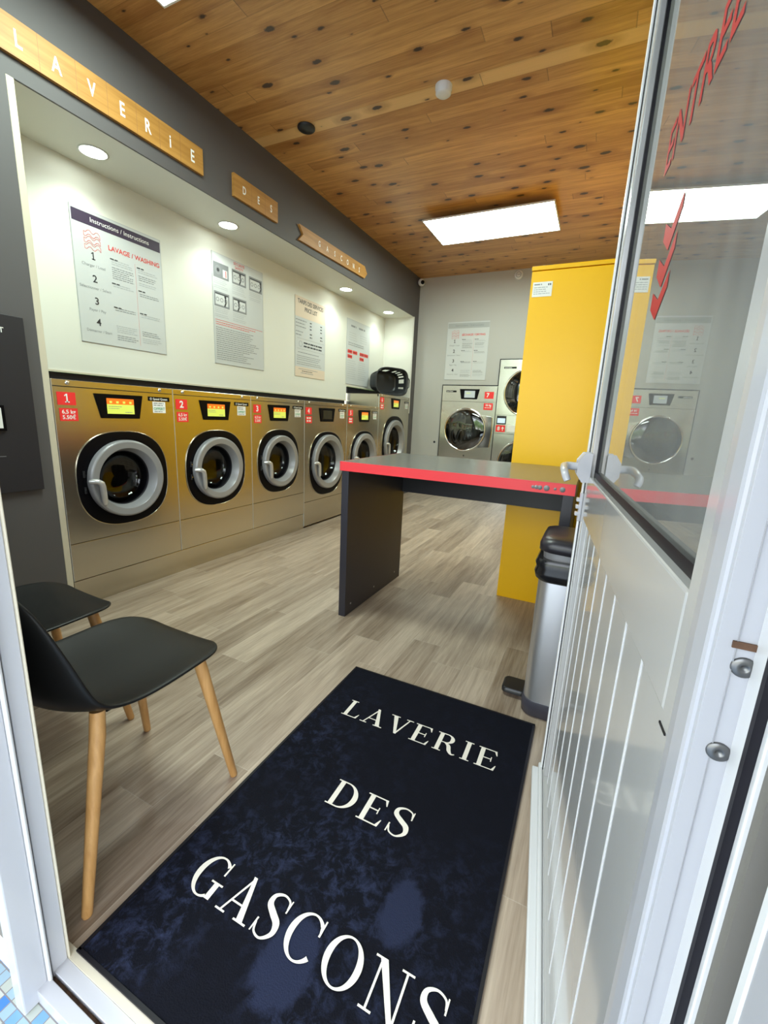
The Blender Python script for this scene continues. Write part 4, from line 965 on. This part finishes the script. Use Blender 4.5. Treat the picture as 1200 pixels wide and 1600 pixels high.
def instructions(org, u, w_, h, title, head, hm, label, hscale=1.0):
    P = Poster(org, u, w_, h, 'acrylic')
    P.rect(.008 + (0), .018, w_ - .006, .085, hm)
    P.text('Instructions / Instructions', w_ * .52, .062, .038, 'textwhite' if hm == 'purple' else 'greyink', 'CENTER', sx=1.0)
    P.waves(.070, .120, .098, 'redink')
    P.text(head, w_ * .36, .185, title, 'redink', bold=.02)
    ys = [.295, .425, .555, .680]
    sub = ['Charger / Load', 'Sélectionner / Select', 'Payer / Pay', 'Démarrer / Start']
    for k in range(4):
        P.text(str(k + 1), .115, ys[k] - .02, .060, 'ink', 'CENTER', bold=.015)
        P.text(sub[k], .115, ys[k] + .022, .0235, 'greyink', 'CENTER')
    P.rect(w_ * .655, .215, w_ * .657, h - .03, 'redink')
    cols = ((w_ * .385, w_ * .25), (w_ * .69, w_ * .25))
    B = [[(.24, 3), (.285, 6), (.385, 2), (.53, 2), (.64, 4), (.70, 3)], [(.25, 2), (.285, 3), (.33, 2), (.40, 2), (.535, 2), (.645, 3), (.69, 3)]]
    for ci, (cx, cw) in enumerate(cols):
        for k, (yy, nn) in enumerate(B[ci]):
            P.bars(cx, yy, cw, nn, .0125, .005, 'greyink' if (k % 2) else 'lightink', seed=k + 10 * ci)
        for yy in (.235, .38, .525): P.bars(cx - .008, yy + .002, cw * .35, 1, .01, .007, 'ink', seed=3, ragged=.05)
    return P.done(label)
XP = XN + .001
instructions((XP, 1.580, 2.290), UY, .600, .770, .040, 'LAVAGE / WASHING', 'purple', 'white washing instructions poster with dark purple heading above washing machine 1')
# safety poster
P = Poster((XP, 2.646, 2.380), UY, .598, .860, 'acrylic')
P.text('SÉCURITÉ', .30, .034, .030, 'redink', 'CENTER', bold=.01).text('SAFETY', .30, .063, .030, 'redink', 'CENTER', bold=.01)
def pic(a, b, kind):
    P.rect(a, b, a + .165, b + .115, 'pic', .0001)
    if kind == 0:
        P.circ(a + .05, b + .055, .035, 'greyink', .022); P.circ(a + .05, b + .055, .014, 'ink'); P.rect(a + .10, b + .04, a + .15, b + .10, 'picwhite', .0004); P.rect(a + .130, b + .045, a + .138, b + .095, 'redink', .0006)
    else:
        P.rect(a + .012, b + .022, a + .15, b + .10, 'picwhite', .0003); P.rect(a + .012, b + .012, a + .153, b + .022, 'ink', .0004)
        for q in (.035, .080, .125): P.circ(a + q, b + .06, .017, 'greyink', .011)
        P.line([(a + .045 + .025 * kind, b + .03), (a + .05 + .025 * kind, b + .075), (a + .035 + .025 * kind, b + .105)], .014, 'ink'); P.circ(a + .045 + .025 * kind, b + .028, .012, 'ink')
for a, b, k in ((.012, .070, 0), (.215, .070, 2), (.420, .072, 4), (.012, .290, 3), (.215, .290, 1)):
    pic(a, b, k); P.bars(a, b + .132, .165, 3, .014, .0045, 'lightink', seed=k); P.bars(a, b + .180, .165, 2, .014, .0045, 'lightink', seed=k + 7)
P.rect(.015, .508, .585, .511, 'redink', .0002)
P.bars(.02, .530, .5, 2, .016, .005, 'redink', seed=4)
P.bars(.02, .572, .555, 16, .0168, .006, 'greyink', seed=9, ragged=.45)
P.done('white safety poster with five small grey pictures above washing machine 3')
# price list
P = Poster((XP, 3.730, 2.325), UY, .560, .800, 'acrylic')
P.rect(0.0, .0, .56, .20, 'cream', .0001).rect(0, .70, .56, .80, 'cream', .0001)
P.text('TARIFS DES SERVICES', .28, .065, .058, 'ink', 'CENTER', sx=.86, bold=.02).text('PRICE LIST', .28, .130, .058, 'ink', 'CENTER', sx=.86, bold=.02)
P.bars(.012, .235, .20, 3, .032, .009, 'greyink', seed=3).bars(.012, .350, .13, 2, .032, .009, 'greyink', seed=4)
for a in (.26, .46): P.bars(a, .235, .04, 3, .032, .010, 'ink', seed=5).bars(a, .350, .05, 2, .032, .010, 'ink', seed=6)
P.rect(.03, .410, .54, .412, 'greyink'); P.circ(.095, .465, .032, 'lightink', .024); P.bars(.15, .455, .36, 2, .034, .014, 'ink', seed=8, ragged=.1)
P.rect(.03, .515, .54, .517, 'greyink')
P.bars(.05, .555, .44, 1, .02, .007, 'greyink', seed=9).bars(.03, .590, .50, 3, .020, .006, 'greyink', seed=11).bars(.03, .655, .50, 2, .02, .006, 'greyink', seed=12)
P.bars(.06, .725, .38, 1, .02, .006, 'greyink', seed=13).bars(.12, .745, .2, 1, .02, .007, 'ink', seed=14).bars(.1, .765, .3, 1, .02, .007, 'greyink', seed=15)
P.rect(.475, .715, .525, .730, 'greyink'); P.done('price list poster with peach bands reading TARIFS DES SERVICES above washing machine 4')
# lost/rules poster
P = Poster((XP, 4.775, 2.318), UY, .610, .790, 'acrylic')
P.bars(.10, .085, .14, 1, .02, .022, 'greyink', seed=1).bars(.30, .085, .22, 1, .02, .022, 'greyink', seed=2)
for a in (.06, .34): P.bars(a, .16, .20, 4, .028, .006, 'lightink', seed=int(a * 100)); P.bars(a - .03, .50, .22, 9, .027, .006, 'lightink', seed=int(a * 100) + 3)
P.bars(.04, .285, .50, 2, .024, .009, 'greyink', seed=6)
for a, b in ((.03, .365), (.16, .365), (.03, .425), (.34, .365), (.46, .365), (.34, .425)):
    P.rect(a, b, a + .115, b + .042, 'redink', .0002); P.bars(a + .008, b + .026, .095, 1, .02, .008, 'textwhite', seed=3)
P.done('white poster with red boxed words behind the laundry basket')
# end-wall drying instructions
instructions((.452, 5.9995, 2.462), UX, .590, .770, .037, 'SÉCHAGE / DRYING', 'greyband', 'white drying instructions poster with pale grey heading on the end wall')
# dark payment board at the left
t = thing('payment_board', 'large black information board on the dark wall above the chairs', 'board', (.01, .70, .70))
MB().box(.001, .36, .703, .020, 1.046, 1.520, 'board').build('panel', t, bevel=.002)
MB().text('PAIEMENT', .032, (.0212, .962, 1.440), UY, UZ, 'textwhite', 'RIGHT', bold=.02).build('lettering', t)
MB().box(.020, .62, .998, .030, .918, 1.115, 'glossblack').box(.0302, .635, 1.010, .031, .905, 1.103, 'textwhite').build('screen', t)
MB().box(.020, .70, .877, .0215, .904, .8795, 'alu').build('card_slot', t)

# ================================================================== LAUNDRY BASKET lying on its side
t = thing('laundry_basket', 'black plastic laundry basket lying on its side on the tallest washing machine', 'basket', (-.15, 5.45, 1.43))
A = Vector((-.215, 5.185, 0)); Bv = Vector((.035, 5.665, 0)); ux = (Bv - A).normalized(); bk = Vector((-ux.y, ux.x, 0))
LB = (Bv - A).length
def BF(u, h, d): return A + ux * u + bk * d + Vector((0, 0, 1.431 + h))
def bring(g_, d, hb=.0, n=40, e=3.6):
    out = []
    for k in range(n):
        a = 2 * PI * k / n; c, s = math.cos(a), math.sin(a)
        wv = .018 * math.cos(2 * a) if d < .02 else 0
        out.append(BF(LB / 2 + (LB / 2 - g_) * math.copysign(abs(c) ** (2 / e), c), .180 + (.176 - g_) * math.copysign(abs(s) ** (2 / e), s) + hb, d + wv * .6))
    return out
n = 40
rings = [bring(.0, 0), bring(.012, .02), bring(.020, .07), bring(.026, .12), bring(.034, .17), bring(.045, .225), bring(.06, .235)]
wall = MB(); vs = [p for r in rings for p in r]; fs = []
holes = set()
for i in range(len(rings) - 1):
    for k in range(n):
        if i in (2, 3) and (k % 2 == 0) and (k < 17 or k > 37 or 4 < k < 16): continue
        fs.append((i * n + k, i * n + (k + 1) % n, (i + 1) * n + (k + 1) % n, (i + 1) * n + k))
fs.append(tuple((len(rings) - 1) * n + k for k in range(n)))
wall.add(vs, fs, 'basket', False); o = wall.build('basket_wall', t)
so = o.modifiers.new('thick', 'SOLIDIFY'); so.thickness = .004; so.offset = 0
rp_ = bring(-.002, 0); rm = MB(); rm.tube(rp_ + [rp_[0]], .0085, 'basket', 8, caps=False); rm.build('rim', t)
hdl = MB(); hdl.tube([BF(LB + .002, .11, .01), BF(LB + .035, .13, .02), BF(LB + .035, .23, .02), BF(LB + .002, .25, .01)], .008, 'basket', 8); hdl.build('grip', t)

# tidy helper property
for o in bpy.data.objects:
    if '_loc' in o: del o['_loc']
